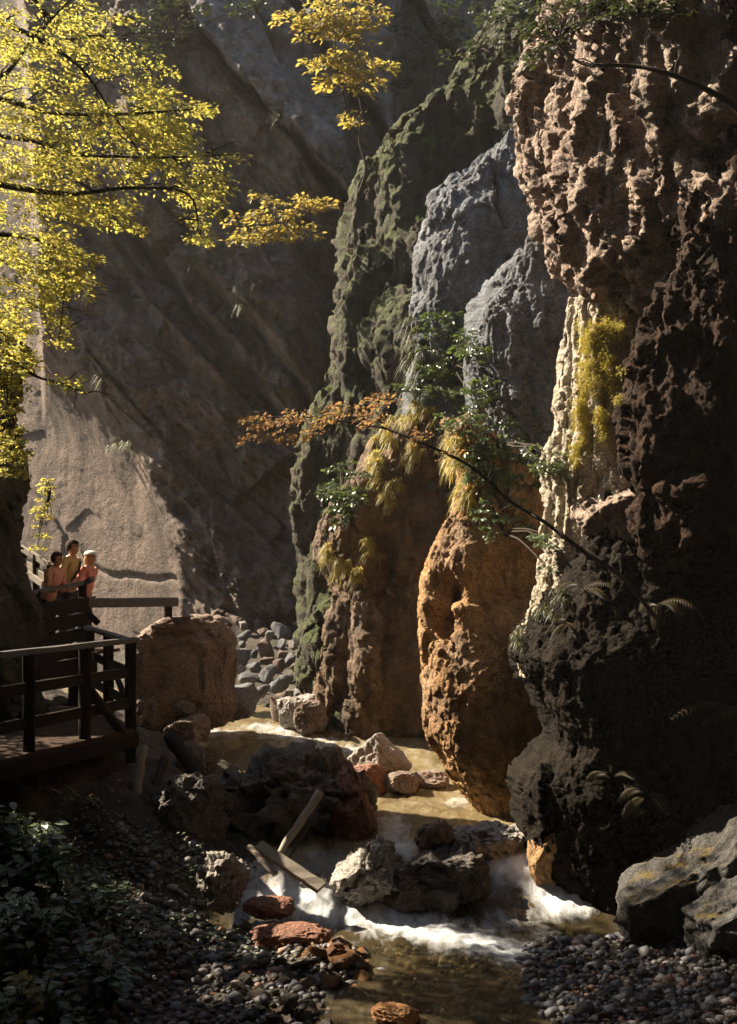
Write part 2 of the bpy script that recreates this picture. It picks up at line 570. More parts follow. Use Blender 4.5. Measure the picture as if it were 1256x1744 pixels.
wx = np.linspace(-6.5, 5.5, 300); wy = np.linspace(4, 27, 560)
WX, WY = np.meshgrid(wx, wy)
cx_, hw_, bd_, wz_ = cxw(WY)
wp = np.stack([WX, WY, WX * 0], -1).reshape(-1, 3)
sl_ = np.gradient(wz_, wy, axis=0)


def blob(x, y, rx, ry): return np.exp(-((WX - x) / rx) ** 2 - ((WY - y) / ry) ** 2)


def stroke(pts, w):
    out = 0
    P = np.array(smooth_pts(pts))
    for x, y in P: out = np.maximum(out, np.exp(-((WX - x) / w) ** 2 - ((WY - y) / (w * 1.1)) ** 2))
    return out


def smooth_pts(p): return [(np.interp(t, range(len(p)), [a[0] for a in p]), np.interp(t, range(len(p)), [a[1] for a in p])) for t in np.linspace(0, len(p) - 1, 14)]


FOAM = np.maximum.reduce([1.0 * stroke([(1.6, 14.75), (2.0, 14.3), (2.2, 13.9)], .42), .85 * stroke([(-1.0, 14.0), (-.3, 13.75), (.2, 13.5), (.6, 13.2), (1.1, 12.9), (1.5, 12.55)], .42), .5 * stroke([(2.2, 13.9), (1.6, 13.6), (1.0, 13.2)], .35),
        .62 * stroke([(.35, 16.3), (.3, 15.4), (.45, 14.9)], .3), .5 * stroke([(-1.9, 21.9), (-1.2, 21.2), (-.3, 20.4), (.1, 19.6)], .45), .4 * blob(1.4, 17.4, .5, .5), .7 * blob(2.75, 13.0, .2, .25), .7 * stroke([(-3.2, 21.6), (-2.4, 21.2)], .35), .08 * sstep(14.3, 15.2, WY) * np.ones_like(WX)])  # last term: thin foam over the pool, also in place of sun glints
chop = (fbm(wp * (1.5, .8, 1), 3) * .03 + fbm(wp * (5, 3, 1), 3) * .012).reshape(WX.shape)
rough = (np.abs(fbm(wp * (2.2, 1.6, 1) + 7, 4)) * .05 + fbm(wp * (9, 6, 1) + 2, 3) * .025).reshape(WX.shape)
WZ = wz_ + chop + rough * np.clip(FOAM, 0, 1) + .12 * blob(1.95, 14.4, .5, .3)
nx, ny = len(wx), len(wy)
ii = (np.arange(ny - 1)[:, None] * nx + np.arange(nx - 1)[None])
wq = np.stack([ii, ii + 1, ii + nx + 1, ii + nx], -1).reshape(-1, 4)
wme = mesh('water', np.stack([WX, WY, WZ], -1).reshape(-1, 3), wq)
at_ = wme.attributes.new('foam', 'FLOAT', 'POINT')
at_.data.foreach_set('value', np.clip(FOAM, 0, 1.2).ravel().astype(np.float32))
as_ = wme.attributes.new('silt', 'FLOAT', 'POINT')
as_.data.foreach_set('value', (.12 + .30 * sstep(13.6, 15.2, WY)).ravel().astype(np.float32))
tag(link('water', wme, water_mat()), kind='structure')

# ================================================================== the back wall of the gorge
def back_wall():
    nu, nv = 480, 600
    px = np.linspace(-330, 1080, nu); py = np.linspace(-60, 1160, nv)
    U, W = np.meshgrid(px, py)
    Y = 31.0 + 0 * U - (U - 400) * .0022 + (W - 600) * -.0012
    # lower left panel below the slanting joint turns away to the left
    joint = np.interp(U, [-330, 20, 75, 150, 230, 330, 400], [-900, -300, 600, 672, 770, 985, 1160])
    below = sstep(-70, 130, W - joint)
    turn = np.maximum(310 - U, 0) * .0146
    Y = Y + below * (.5 + turn * .9)
    # upper slabs: each step in front of the one below its joint
    def crack(xs, ys, step, gw, gd, fade=(0, 1e9)):
        nonlocal Y
        # signed distance below-left of the joint line
        yy = np.interp(U, xs, ys)
        slope = np.gradient(yy, axis=1) / np.gradient(U, axis=1)
        d = (W - yy) / np.sqrt(1 + slope ** 2)
        m = sstep(xs[0] - 15, xs[0] + 25, U) * sstep(xs[-1] + 15, xs[-1] - 25, U)
        d = d + 5 * np.sin(U * .031) + 3 * np.sin(U * .09)
        Y = Y - step * sstep(8, -8, d) * np.exp(-np.maximum(-d, 0) / 260) * m + gd * np.exp(-((d - 3) / gw) ** 2) * m
    crack([300, 350, 400, 440, 520, 600], [-20, 60, 128, 180, 260, 350], 1.3, 7, 2.6)
    crack([460, 520, 620, 690], [-60, 30, 170, 300], 1.0, 6, 2.0)
    crack([660, 730, 780, 830], [-60, 40, 100, 140], 1.0, 6, 2.0)
    crack([200, 250, 330, 430, 520], [360, 430, 520, 650, 760], .7, 10, .5)
    crack([330, 380, 500, 560], [440, 500, 640, 720], .7, 9, .5)
    crack([40, 100, 160, 230, 300, 340], [820, 885, 960, 985, 985, 1010], .08, 5, .12)
    P = np.stack([(U - 628) / FOC * Y, Y, CAMH - (W - HOR) / FOC * Y], -1)
    q = P.reshape(-1, 3)
    rot = np.array([[.72, 0, .69], [0, 1, 0], [-.69, 0, .72]])
    d = .42 * fbm(q * .28, 4) + .30 * (ridged((q @ rot.T) * (.9, .5, .28), 5) - .5) + .10 * (ridged(q * 1.7, 4) - .5) + .05 * fbm(q * 5, 3)
    d = d + .42 * facets((q @ rot.T) * (.55, .5, .16) + 3) + .12 * facets((q @ rot.T) * (1.6, 1.4, .6) + 9)
    calm = (1 - .9 * sstep(-110, 60, W - joint) * sstep(380, 280, U)).ravel()
    P[..., 1] -= (d * calm).reshape(U.shape)
    Bk = P.copy(); Bk[..., 1] = 58
    n = nu * nv
    i = (np.arange(nv - 1)[:, None] * nu + np.arange(nu - 1)[None])
    f = np.stack([i, i + nu, i + nu + 1, i + 1], -1).reshape(-1, 4)
    per = np.concatenate([np.arange(nu), np.arange(1, nv) * nu + nu - 1, (nv - 1) * nu + np.arange(nu - 2, -1, -1), np.arange(nv - 2, 0, -1) * nu])
    ring = Bk.reshape(-1, 3)[per]
    V = np.concatenate([P.reshape(-1, 3), ring, ring.mean(0)[None]])
    k = len(per); a = np.arange(k); b = (a + 1) % k
    fs = np.stack([per[a], per[b], n + b, n + a], 1)
    ft = np.stack([np.full(k, n + k), n + a, n + b], 1)
    ROCKS.append((V[:n], f))
    wm = mesh('cliff_wall', V, [f, fs, ft])
    yy = np.interp(U, [300, 350, 400, 440, 520, 600], [-20, 60, 128, 180, 260, 350])
    pale = ((W < yy + 4) & (U > 300)).ravel()[f].all(1).astype(np.int32)       # the paler lilac grey slab above the long joint
    wm.polygons.foreach_set('material_index', np.concatenate([pale, np.zeros(len(fs) + len(ft), np.int32)]))
    tag(link('cliff_wall', wm, [M['wall'], M['lilac']]), kind='structure')


back_wall()

# ================================================================== rock masses
S1 = [('fbm', (.5, .5, .4), .30, 4)]
S2 = [('facet', (1.4, 1.4, .8), .12, 1), ('facet', (3.6, 3.6, 2.4), .045, 1), ('ridge', (1.3, 1.3, .7), .05, 5)]
S3 = [('facet', (8, 8, 6), .022, 1), ('fbm', (11, 11, 8), .014, 3)]
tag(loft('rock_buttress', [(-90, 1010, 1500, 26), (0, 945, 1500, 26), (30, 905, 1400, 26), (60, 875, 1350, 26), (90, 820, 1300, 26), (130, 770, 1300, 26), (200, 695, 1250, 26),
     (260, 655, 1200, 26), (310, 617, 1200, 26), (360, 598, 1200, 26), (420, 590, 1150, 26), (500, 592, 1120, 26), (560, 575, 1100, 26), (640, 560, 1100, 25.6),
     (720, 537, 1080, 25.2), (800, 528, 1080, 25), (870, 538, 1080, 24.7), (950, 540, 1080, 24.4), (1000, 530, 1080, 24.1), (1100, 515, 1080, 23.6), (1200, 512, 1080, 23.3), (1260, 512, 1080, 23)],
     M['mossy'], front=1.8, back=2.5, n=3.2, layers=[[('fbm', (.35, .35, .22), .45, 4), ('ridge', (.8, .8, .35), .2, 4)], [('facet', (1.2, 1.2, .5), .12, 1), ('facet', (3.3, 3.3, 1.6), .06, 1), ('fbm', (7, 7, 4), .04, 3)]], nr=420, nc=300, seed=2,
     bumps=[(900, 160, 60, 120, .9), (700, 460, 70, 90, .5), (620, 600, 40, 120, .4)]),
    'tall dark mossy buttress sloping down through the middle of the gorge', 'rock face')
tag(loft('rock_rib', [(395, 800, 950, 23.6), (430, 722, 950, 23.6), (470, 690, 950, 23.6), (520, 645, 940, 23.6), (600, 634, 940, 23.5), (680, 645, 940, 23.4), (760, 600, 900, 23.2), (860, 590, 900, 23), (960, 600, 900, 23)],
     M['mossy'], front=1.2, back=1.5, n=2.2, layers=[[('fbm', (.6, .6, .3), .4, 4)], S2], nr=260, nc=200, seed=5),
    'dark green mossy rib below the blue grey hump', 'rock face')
tag(loft('rock_hump', [(250, 850, 960, 22), (275, 815, 1000, 22), (310, 775, 1030, 22), (350, 742, 1060, 22), (430, 728, 1060, 22), (520, 722, 1060, 22), (600, 715, 1060, 22), (720, 700, 1060, 22), (850, 690, 1060, 22)],
     M['blue'], front=1.1, back=1.6, n=2.7, layers=[[('fbm', (.7, .7, .5), .22, 4), ('facet', (.9, .9, .5), .12, 1)], [('facet', (3, 3, 1.6), .04, 1), ('ridge', (2.2, 2.2, .8), .03, 5)], S3], nr=360, nc=260, seed=9),
    'blue grey rounded hump with a mossy top edge', 'rock face')
tag(loft('rock_slab', [(375, 935, 1060, 19.2), (400, 905, 1120, 19.2), (430, 872, 1180, 19.2), (480, 837, 1200, 19.2), (540, 814, 1200, 19.1), (620, 808, 1200, 19), (700, 820, 1200, 18.9), (760, 846, 1200, 18.8), (820, 872, 1200, 18.6), (900, 880, 1200, 18.4), (1000, 890, 1200, 18.2)],
     M['blue'], front=.9, back=1.4, n=3.6, layers=[[('fbm', (.7, .7, .4), .16, 4)], [('facet', (1.5, 1.5, .7), .08, 1), ('ridge', (3.2, 3.2, .8), .045, 5), ('facet', (5, 5, 2.6), .03, 1)], S3], nr=400, nc=300, seed=14),
    'big blue grey slab of rough rock beside the pale dripstone', 'rock face')
tag(loft('rock_pillar', [(725, 700, 800, 22.3), (760, 640, 800, 22.3), (800, 612, 800, 22.3), (850, 565, 800, 22.3), (900, 548, 800, 22.3), (950, 550, 800, 22.3), (1000, 566, 800, 22.3), (1080, 560, 800, 22.3), (1150, 556, 800, 22.3), (1200, 553, 800, 22.4), (1265, 550, 800, 22.5)],
     M['pillar'], front=1.2, back=1.0, n=2.5, layers=[[('fbm', (.7, .7, .5), .2, 4)], [('facet', (1.5, 1.5, .6), .13, 1), ('facet', (4, 4, 2.2), .035, 1), ('fbm', (4, 4, 2.5), .03, 3)], S3], nr=320, nc=240, seed=21,
     bumps=[(700, 1160, 55, 80, .25), (620, 1130, 25, 90, .22), (655, 950, 30, 70, -.5), (590, 1080, 14, 140, -.15)]),
    'brown rock pillar at the water, overgrown at its top', 'rock face')
tag(loft('rock_fin', [(712, 745, 800, 17.9, .3), (760, 765, 860, 17.7, .45), (800, 772, 900, 17.6, .45), (850, 768, 930, 17.5, .45), (900, 757, 960, 17.45, .5), (980, 737, 990, 17.4, .6), (1040, 720, 1010, 17.4, .75), (1090, 725, 1010, 17.4, .95), (1160, 728, 1010, 17.3, 1.05), (1240, 732, 1010, 17.3, 1.05), (1290, 757, 1010, 17.3, 1.0), (1340, 783, 1010, 17.3, .95), (1375, 803, 1010, 17.3, .9), (1410, 812, 1000, 17.3, .9)],
     M['amber'], front=1.0, back=1.3, n=2.8, layers=[[('fbm', (.6, .6, .5), .14, 4)], [('facet', (1.6, 1.6, .9), .04, 1), ('fbm', (4, 4, 3), .025, 3)], S3], nr=480, nc=320, seed=27,
     bumps=[(768, 1003, 20, 22, -.6), (750, 1058, 16, 22, -.5), (728, 1020, 9, 60, .12), (790, 1040, 28, 15, .14), (800, 960, 30, 60, .2), (850, 1000, 50, 60, -.25), (830, 1250, 90, 110, .1)]),
    'amber overhanging rock fin standing in the pool', 'rock face')
tag(loft('dripstone_curtain', [(515, 1002, 1050, 15.35), (545, 990, 1110, 15.35), (600, 983, 1180, 15.35), (660, 972, 1200, 15.35), (720, 960, 1200, 15.35), (780, 948, 1200, 15.35), (860, 945, 1190, 15.3), (940, 936, 1160, 15.3), (1010, 915, 1110, 15.3), (1080, 900, 1060, 15.3), (1150, 890, 1040, 15.3)],
     M['tufa'], front=.85, back=.5, n=1.7, layers=[[('ridge', (3.4, 3.4, .5), .12, 3), ('fbm', (1, 1, .6), .1, 3)], [('ridge', (8, 8, 1.0), .05, 4)], [('ridge', (18, 18, 2.5), .015, 3), ('fbm', (14, 14, 6), .012, 3)]], nr=460, nc=280, seed=33),
    'pale sunlit dripstone curtain with yellow moss', 'rock face')
tag(loft('overhanging_cliff', [(-110, 960, 2050, 15.6), (-30, 938, 2050, 15.6), (20, 932, 2050, 15.6), (100, 905, 2050, 15.6), (180, 888, 2050, 15.6), (280, 881, 2050, 15.6), (350, 897, 2050, 15.5), (420, 922, 2050, 15.4), (480, 967, 2000, 15.3),
     (545, 1010, 2000, 15.2), (575, 1070, 2000, 15.1), (620, 1090, 2000, 15.1), (690, 1085, 2000, 15.1), (800, 1075, 2000, 15.1), (850, 1090, 2000, 15.1), (930, 1100, 2000, 15.1)],
     M['tan'], front=4.3, back=2.5, n=1.65, layers=[[('fbm', (.45, .45, .3), .3, 4), ('facet', (.7, .7, .35), .12, 1)], [('pit', (1.25, 1.25, .55), .15, 1), ('ridge', (1.6, 1.6, .4), .11, 5), ('facet', (2.3, 2.3, 1.2), .07, 1)], [('pit', (4.6, 4.6, 2.2), .055, 1), ('facet', (6, 6, 3.4), .03, 1), ('ridge', (9, 9, 5), .02, 4)]], nr=520, nc=480, seed=40),
    'tall pitted tan cliff overhanging at the upper right', 'cliff')
tag(loft('dark_buttress', [(-110, 1120, 2000, 13.7), (0, 1105, 2000, 13.7), (60, 1092, 2000, 13.7), (150, 1112, 2000, 13.7), (250, 1095, 2000, 13.7), (330, 1085, 2000, 13.7), (400, 1100, 2000, 13.7), (480, 1108, 2000, 13.7), (560, 1082, 2000, 13.7), (620, 1075, 2000, 13.7), (700, 1066, 2000, 13.7), (790, 1062, 2000, 13.7), (830, 1100, 2000, 13.7), (900, 1080, 2000, 13.7), (960, 1100, 2000, 13.8)],  # separate mass, its dark colour standing for the unlit right half
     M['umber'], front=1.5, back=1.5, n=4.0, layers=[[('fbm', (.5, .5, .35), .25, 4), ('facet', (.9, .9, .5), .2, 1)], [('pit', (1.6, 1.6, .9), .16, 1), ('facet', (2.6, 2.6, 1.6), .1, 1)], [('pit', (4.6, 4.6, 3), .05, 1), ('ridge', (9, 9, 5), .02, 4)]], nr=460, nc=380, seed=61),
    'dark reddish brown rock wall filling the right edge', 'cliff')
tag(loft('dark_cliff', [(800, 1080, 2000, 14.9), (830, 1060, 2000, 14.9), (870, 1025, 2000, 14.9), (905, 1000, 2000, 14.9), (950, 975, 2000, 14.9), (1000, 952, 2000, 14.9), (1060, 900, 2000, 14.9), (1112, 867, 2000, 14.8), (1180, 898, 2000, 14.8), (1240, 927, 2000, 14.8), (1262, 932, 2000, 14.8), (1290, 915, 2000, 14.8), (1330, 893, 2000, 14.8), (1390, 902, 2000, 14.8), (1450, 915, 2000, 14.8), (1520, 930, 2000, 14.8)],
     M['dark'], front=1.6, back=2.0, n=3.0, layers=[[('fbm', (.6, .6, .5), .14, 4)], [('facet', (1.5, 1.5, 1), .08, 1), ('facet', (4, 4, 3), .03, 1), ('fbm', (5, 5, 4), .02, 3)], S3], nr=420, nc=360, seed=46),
    'nearly black shade-coloured cliff foot with fern fronds, right of the pool', 'cliff')
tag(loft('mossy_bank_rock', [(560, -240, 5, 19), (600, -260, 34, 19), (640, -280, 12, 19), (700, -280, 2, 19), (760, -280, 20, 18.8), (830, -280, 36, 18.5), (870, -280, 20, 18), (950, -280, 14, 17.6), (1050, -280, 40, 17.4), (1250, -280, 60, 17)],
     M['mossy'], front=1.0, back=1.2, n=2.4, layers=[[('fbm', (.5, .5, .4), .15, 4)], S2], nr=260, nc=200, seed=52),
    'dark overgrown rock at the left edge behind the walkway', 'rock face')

# unseen gorge walls behind and beside the viewer, added to block skylight
def sky_block_wall(name, xs, ys, z0, z1, mat, th, seed, lean=0.0, to=(0, 10)):
    n, k = 120, 70
    t = np.linspace(0, 1, n)
    x = np.interp(t, np.linspace(0, 1, len(xs)), xs); y = np.interp(t, np.linspace(0, 1, len(ys)), ys)
    tx, ty = np.gradient(x), np.gradient(y); L = np.hypot(tx, ty); nx_, ny_ = -ty / L, tx / L
    z = np.linspace(z0, z1, k)
    P = np.zeros((k, n, 3)); P[..., 0] = x; P[..., 1] = y; P[..., 2] = z[:, None]
    d = relief(P.reshape(-1, 3), [('fbm', (.2, .2, .15), 1.2, 4), ('facet', (.6, .6, .4), .4, 1)], seed).reshape(k, n)
    P[..., 0] += nx_ * d; P[..., 1] += ny_ * d
    lt = lean * np.clip(z / z1, 0, 1)[:, None] ** 2
    P[..., 0] += lt * (to[0] - P[..., 0]); P[..., 1] += lt * (to[1] - P[..., 1])
    Q = P.copy(); Q[..., 0] -= nx_ * th; Q[..., 1] -= ny_ * th
    R_ = np.concatenate([P, Q[:, ::-1]], 1); m = 2 * n
    i = np.arange(k - 1)[:, None] * m; j = np.arange(m)[None]; j2 = (j + 1) % m
    f = np.stack([i + j, i + j2, i + m + j2, i + m + j], -1).reshape(-1, 4)
    a = np.arange(n - 1); tp = (k - 1) * m
    f2 = np.stack([tp + a, tp + a + 1, tp + m - 2 - a, tp + m - 1 - a], 1)
    tag(link(name, mesh(name, R_.reshape(-1, 3), [f, f2]), mat), kind='structure')


sky_block_wall('cliff_wall', [9.5, 8.5, 6.5, 1.0, -6.0, -11, -14], [13.0, 6, -1, -6, -7, -3, 4], -1, 20, M['dark'], 3, 70, .62, (1, 11))  # unseen wall, leaned overhead to cut the sky
sky_block_wall('cliff_wall', [-13, -15, -16, -16], [2, 7, 12, 16.5], -1, 14, M['dark'], 3, 75, .12)  # unseen left wall added to block the open sky

# ================================================================== boulders
def B(label, *a, **k):
    return tag(boulder('boulder', *a, **k), label, 'boulder')


B('huge flat-faced brown boulder behind the walkway rail', 214, 412, 1044, 1222, 21.0, M['bould'], depth=1.5, seed=3, n=6, cuts=2, cutmin=.93, rough=.03, planes=[((-.62, -.05, .8), 1.02), ((.75, 0, .7), 1.16), ((-1, 0, -.18), .98), ((0, -.8, .6), 1.15)], layers=[('facet', (1.6, 1.6, 1.6), .07, 1), ('facet', (5, 5, 5), .03, 1), ('fbm', (9, 9, 9), .015, 3)])
B('large dark boulder with a rusty right flank', 335, 648, 1266, 1480, 16.0, M['wet'], depth=1.6, seed=8, n=2.4, cuts=9, cutmin=.62, planes=[((.8, -.1, .62), .78), ((-.8, 0, .7), .8)], layers=[('facet', (1.9, 1.9, 1.9), .2, 1), ('facet', (5, 5, 5), .06, 1), ('fbm', (9, 9, 9), .02, 3)])
B('rusty red rock leaning against the right side of the large dark boulder', 560, 650, 1296, 1452, 15.7, M['rust'], depth=.9, seed=9, cuts=7, planes=[((.8, 0, .6), .5)], layers=[('facet', (4, 4, 4), .05, 1)])
B('flat pinkish rock awash at the left of the rapids', 412, 505, 1532, 1562, 13.3, M['rust'], depth=.5, seed=83, cuts=5)
B('long low reddish rock in the shallows under the flat pinkish one', 425, 570, 1574, 1606, 12.6, M['rust'], depth=.5, seed=84, cuts=5)
B('orange wet stone at the bottom edge of the shallows', 632, 716, 1708, 1738, 10.7, M['orange'], depth=.35, seed=85, cuts=4)
B('dark low boulder left of the large dark one', 262, 400, 1312, 1450, 15.2, M['wet'], depth=1.0, seed=12, cuts=8, layers=[('facet', (6, 6, 6), .04, 1), ('fbm', (9, 9, 9), .02, 3)])
B('small dark boulder with a pale rim below the river bend', 300, 368, 1262, 1330, 17.5, M['wet'], depth=.6, seed=13, cuts=8, layers=[('facet', (7, 7, 7), .03, 1), ('fbm', (9, 9, 9), .02, 3)])
B('wide low boulder with a black front and sunlit pitted top', 640, 850, 1442, 1562, 14.15, M['wet'], depth=.9, seed=17, n=3.4, cuts=6, cutmin=.8, planes=[((-.7, .2, .75), .72)], layers=[('facet', (4, 4, 4), .07, 1), ('pit', (9, 9, 9), .025, 1)])
B('crumbly pale boulder at the left end of the wide low one', 560, 705, 1425, 1548, 14.0, M['pale'], depth=.8, seed=19, cuts=9, cutmin=.5, planes=[((-.6, -.1, .8), .55)], layers=[('facet', (7, 7, 7), .06, 1), ('fbm', (9, 9, 9), .02, 3)])
B('round brown boulder on top of the wide low one', 706, 775, 1396, 1455, 14.6, M['bould'], depth=.5, seed=23, cuts=7, layers=[('facet', (8, 8, 8), .03, 1), ('fbm', (9, 9, 9), .02, 3)])
B('flat pale rock slab at the lip of the pool', 745, 905, 1402, 1462, 14.9, M['pale'], depth=.7, seed=29, n=3, cuts=7, layers=[('facet', (8, 8, 8), .03, 1), ('fbm', (9, 9, 9), .02, 3)])
B('pale pinnacle boulder standing in the stream', 590, 702, 1248, 1322, 18.6, M['pale'], depth=.7, seed=31, cuts=8, cutmin=.5, planes=[((-.7, .1, .7), .45), ((.7, -.1, .7), .55)])
B('reddish half-sunk boulder below the pinnacle', 590, 662, 1300, 1356, 18.0, M['rust'], depth=.6, seed=37, cuts=3)
B('brown half-sunk boulder right of the reddish one', 655, 715, 1312, 1350, 18.0, M['bould'], depth=.5, seed=38, cuts=3)
B('flat brown stone near the fin in the stream', 700, 765, 1312, 1340, 18.4, M['bould'], depth=.5, seed=39, cuts=3)
B('upright brown rock block at the foot of the dark cliff', 898, 968, 1398, 1502, 14.3, M['amber'], depth=.6, seed=43, n=3.2, cuts=6)
B('sunlit tan ledge of rock on the lip above the dark cliff', 975, 1108, 822, 925, 14.5, M['tan'], depth=1.5, seed=91, n=3, cuts=5, cutmin=.75, planes=[((-.35, -.25, .9), .55), ((-.7, -.3, .3), .8)], layers=[('facet', (3, 3, 3), .06, 1), ('ridge', (6, 6, 3), .03, 4)])
B('large slanting grey boulder with a mossy orange tip', 1036, 1420, 1338, 1640, 12.9, M['slant'], depth=1.6, seed=47, n=2.7, cuts=6, cutmin=.7, planes=[((-.55, -.1, .83), .52), ((-.3, -.9, -.2), .7)], layers=[('ridge', (3, 3, 3), .05, 4)])
B('blue grey boulder at the right edge below the slanting one', 1168, 1400, 1480, 1640, 12.0, M['slant'], depth=1.0, seed=53, cuts=7, planes=[((-.7, -.1, .7), .55)])
B('light edged boulder in front of the huge brown one', 280, 360, 1214, 1262, 20.0, M['bould'], depth=.7, seed=59, cuts=8, planes=[((-.5, 0, .8), .6)])
B('rounded grey boulder in front of the huge brown one', 372, 438, 1170, 1220, 21.0, M['grey'], depth=.6, seed=61, cuts=3)
B('low grey boulder at the foot of the huge brown one', 262, 352, 1172, 1222, 20.5, M['grey'], depth=.7, seed=67, cuts=5)
B('pale sunlit boulder left of the brown pillar', 472, 540, 1182, 1240, 21.8, M['pale'], depth=.7, seed=71, cuts=8)
B('brown boulder against the foot of the brown pillar', 500, 560, 1190, 1246, 21.4, M['bould'], depth=.6, seed=73, cuts=8)
B('crumbly pale boulder on the near left bank', 336, 428, 1448, 1545, 13.4, M['pale'], depth=.6, seed=79, cuts=10, cutmin=.5, layers=[('facet', (9, 9, 9), .05, 1), ('fbm', (9, 9, 9), .02, 3)])

V8 = [(x, y, z) for x in (-42, 42) for y in (-16, 62) for z in (-3.0, 26)]
hz = bpy.data.meshes.new('haze'); hz.from_pydata(V8, [], [(0, 1, 3, 2), (4, 6, 7, 5), (0, 4, 5, 1), (2, 3, 7, 6), (0, 2, 6, 4), (1, 5, 7, 3)])
t = NT('valley haze')
pv = t.n('VolumePrincipled', Color=(.92, .88, .82), Density=.0005, Anisotropy=.35)
t.t.links.new(pv.outputs[0], t.out.inputs['Volume'])
ho = tag(link('haze', hz, t.m), kind='stuff')
# ================================================================== finding the rock surface behind a photo pixel
ZB = np.full((480, 400), 99.0)
for Vr, _ in ROCKS:
    m = Vr[:, 1] > 5
    u = Vr[m, 0] / Vr[m, 1] * FOC + 628; q = HOR - (Vr[m, 2] - CAMH) / Vr[m, 1] * FOC
    iu = (u // 4).astype(int) + 20; iq = (q // 4).astype(int) + 20
    k = (iu >= 0) & (iu < 400) & (iq >= 0) & (iq < 480)
    np.minimum.at(ZB, (iq[k], iu[k]), Vr[m, 1][k])


def hit(px, py, lift=.05):
    iu, iq = int(px // 4) + 20, int(py // 4) + 20
    Y = ZB[max(iq - 1, 0):iq + 2, max(iu - 1, 0):iu + 2].min()
    if Y > 90: Y = 25
    return at(px, py, Y - lift)


# ================================================================== plants
M['leaf_gold'] = leaf_mat('sunlit yellow leaves', (.20, .17, .03), (.06, .08, .02), (.86, .69, .14), (.36, .38, .07), .58)
M['leaf_amber'] = leaf_mat('amber leaves', (.22, .15, .04), (.10, .10, .03), (.66, .46, .10), (.40, .36, .07), .5)
M['leaf_green'] = leaf_mat('dark green leaves', (.035, .06, .02), (.06, .085, .035), (.10, .16, .03), (.16, .2, .04), .3, .32, .8)
M['leaf_dark'] = leaf_mat('shaded herb leaves', (.08, .115, .06), (.13, .17, .09), (.10, .17, .04), (.18, .23, .06), .3, .38, .7)
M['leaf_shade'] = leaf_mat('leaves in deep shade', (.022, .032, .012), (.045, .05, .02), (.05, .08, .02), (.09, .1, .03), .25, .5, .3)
M['leaf_rust'] = leaf_mat('rusty beech leaves', (.24, .11, .05), (.16, .11, .035), (.46, .22, .10), (.38, .28, .08), .5)
M['blade'] = leaf_mat('hanging straw grass', (.42, .33, .08), (.24, .22, .05), (.78, .58, .14), (.46, .44, .08), .5)
M['moss_gold'] = leaf_mat('golden moss', (.50, .40, .08), (.34, .30, .06), (.70, .56, .12), (.46, .42, .08), .4, .9, .1)
M['blade_dim'] = leaf_mat('dim grass', (.09, .085, .03), (.05, .06, .02), (.2, .18, .05), (.1, .13, .03), .4)
M['bark'] = wood_mat('dark bark', (.03, .022, .016), (.07, .055, .04))
M['frond'] = leaf_mat('fern frond', (.045, .045, .018), (.09, .05, .025), (.10, .10, .03), (.13, .08, .03), .4)


def unit(a): return a / np.maximum(np.linalg.norm(a, axis=-1), 1e-9)[..., None]


def leaves(name, P, D, Nn, L, mat, parent=None, width=.55, org=(0, 0, 0)):
    """many folded pointed leaves in one mesh"""
    P, D, Nn = np.asarray(P, float), unit(np.asarray(D, float)), np.asarray(Nn, float)
    L = np.asarray(L, float)[:, None]
    S = unit(np.cross(D, Nn)); U = np.cross(S, D)
    w = width * .5 * L
    droop = U * L * -.12
    a = P
    l1 = P + D * L * .35 + S * w * .9 + U * L * .06; r1 = P + D * L * .35 - S * w * .9 + U * L * .06
    mid = P + D * L * .45
    l2 = P + D * L * .68 + S * w * .75 + U * L * .03 + droop * .4; r2 = P + D * L * .68 - S * w * .75 + U * L * .03 + droop * .4
    tip = P + D * L + droop
    n = len(P)
    V = np.stack([a, l1, l2, tip, r2, r1, mid], 1).reshape(-1, 3) - np.array(org)
    k = np.arange(n)[:, None] * 7
    F4 = np.concatenate([k + [0, 6, 2, 1], k + [0, 5, 4, 6]]); F3 = np.concatenate([k + [6, 3, 2], k + [6, 4, 3]])
    return link(name, mesh(name, V, [F4, F3], smooth=False), mat, parent)


def spray(c, out, n, r, L, droop=.25, flat=.25, rs=RNG):
    """leaves set along a twig and its side twigs in a nearly level fan; returns arrays"""
    out = np.array(out, float); out /= np.linalg.norm(out)
    side = np.cross(out, (0, 0, 1)); side /= np.linalg.norm(side) + 1e-9
    t = rs.uniform(0, 1, n) ** .8
    sgn = rs.choice([-1, 1], n)
    wd = rs.uniform(0, 1, n) * (1 - .75 * t) * .75
    p = np.array(c)[None] + out[None] * (t * r)[:, None] + side[None] * (sgn * wd * r)[:, None]
    p[:, 2] += -droop * r * (t ** 2 + .5 * wd ** 2) + rs.normal(0, .06 * r, n)
    d = out[None] * (.5 + .4 * t)[:, None] + side[None] * (sgn * rs.uniform(.2, 1, n))[:, None] + rs.normal(0, .3, (n, 3))
    d[:, 2] -= droop
    nn = np.stack([rs.normal(0, flat * 2, n), rs.normal(0, flat * 2, n), np.ones(n)], 1)
    return p, d, nn, L * rs.uniform(.6, 1.25, n)


def cat(parts): return [np.concatenate([q[k] for q in parts]) for k in range(4)]


def arc(p0, p1, sag=.0, n=8, jit=.02):
    p0, p1 = Vector(p0), Vector(p1); out = []
    for k in range(n + 1):
        t = k / n
        q = p0.lerp(p1, t); q.z += sag * 4 * t * (1 - t)
        if 0 < k < n: q += Vector([random.uniform(-jit, jit) for _ in range(3)])
        out.append(q)
    return out


def pxline(pts, jit=0.0):
    """pts: (px, py, Y)"""
    return [at(*p) + Vector([random.uniform(-jit, jit) for _ in range(3)]) for p in pts]


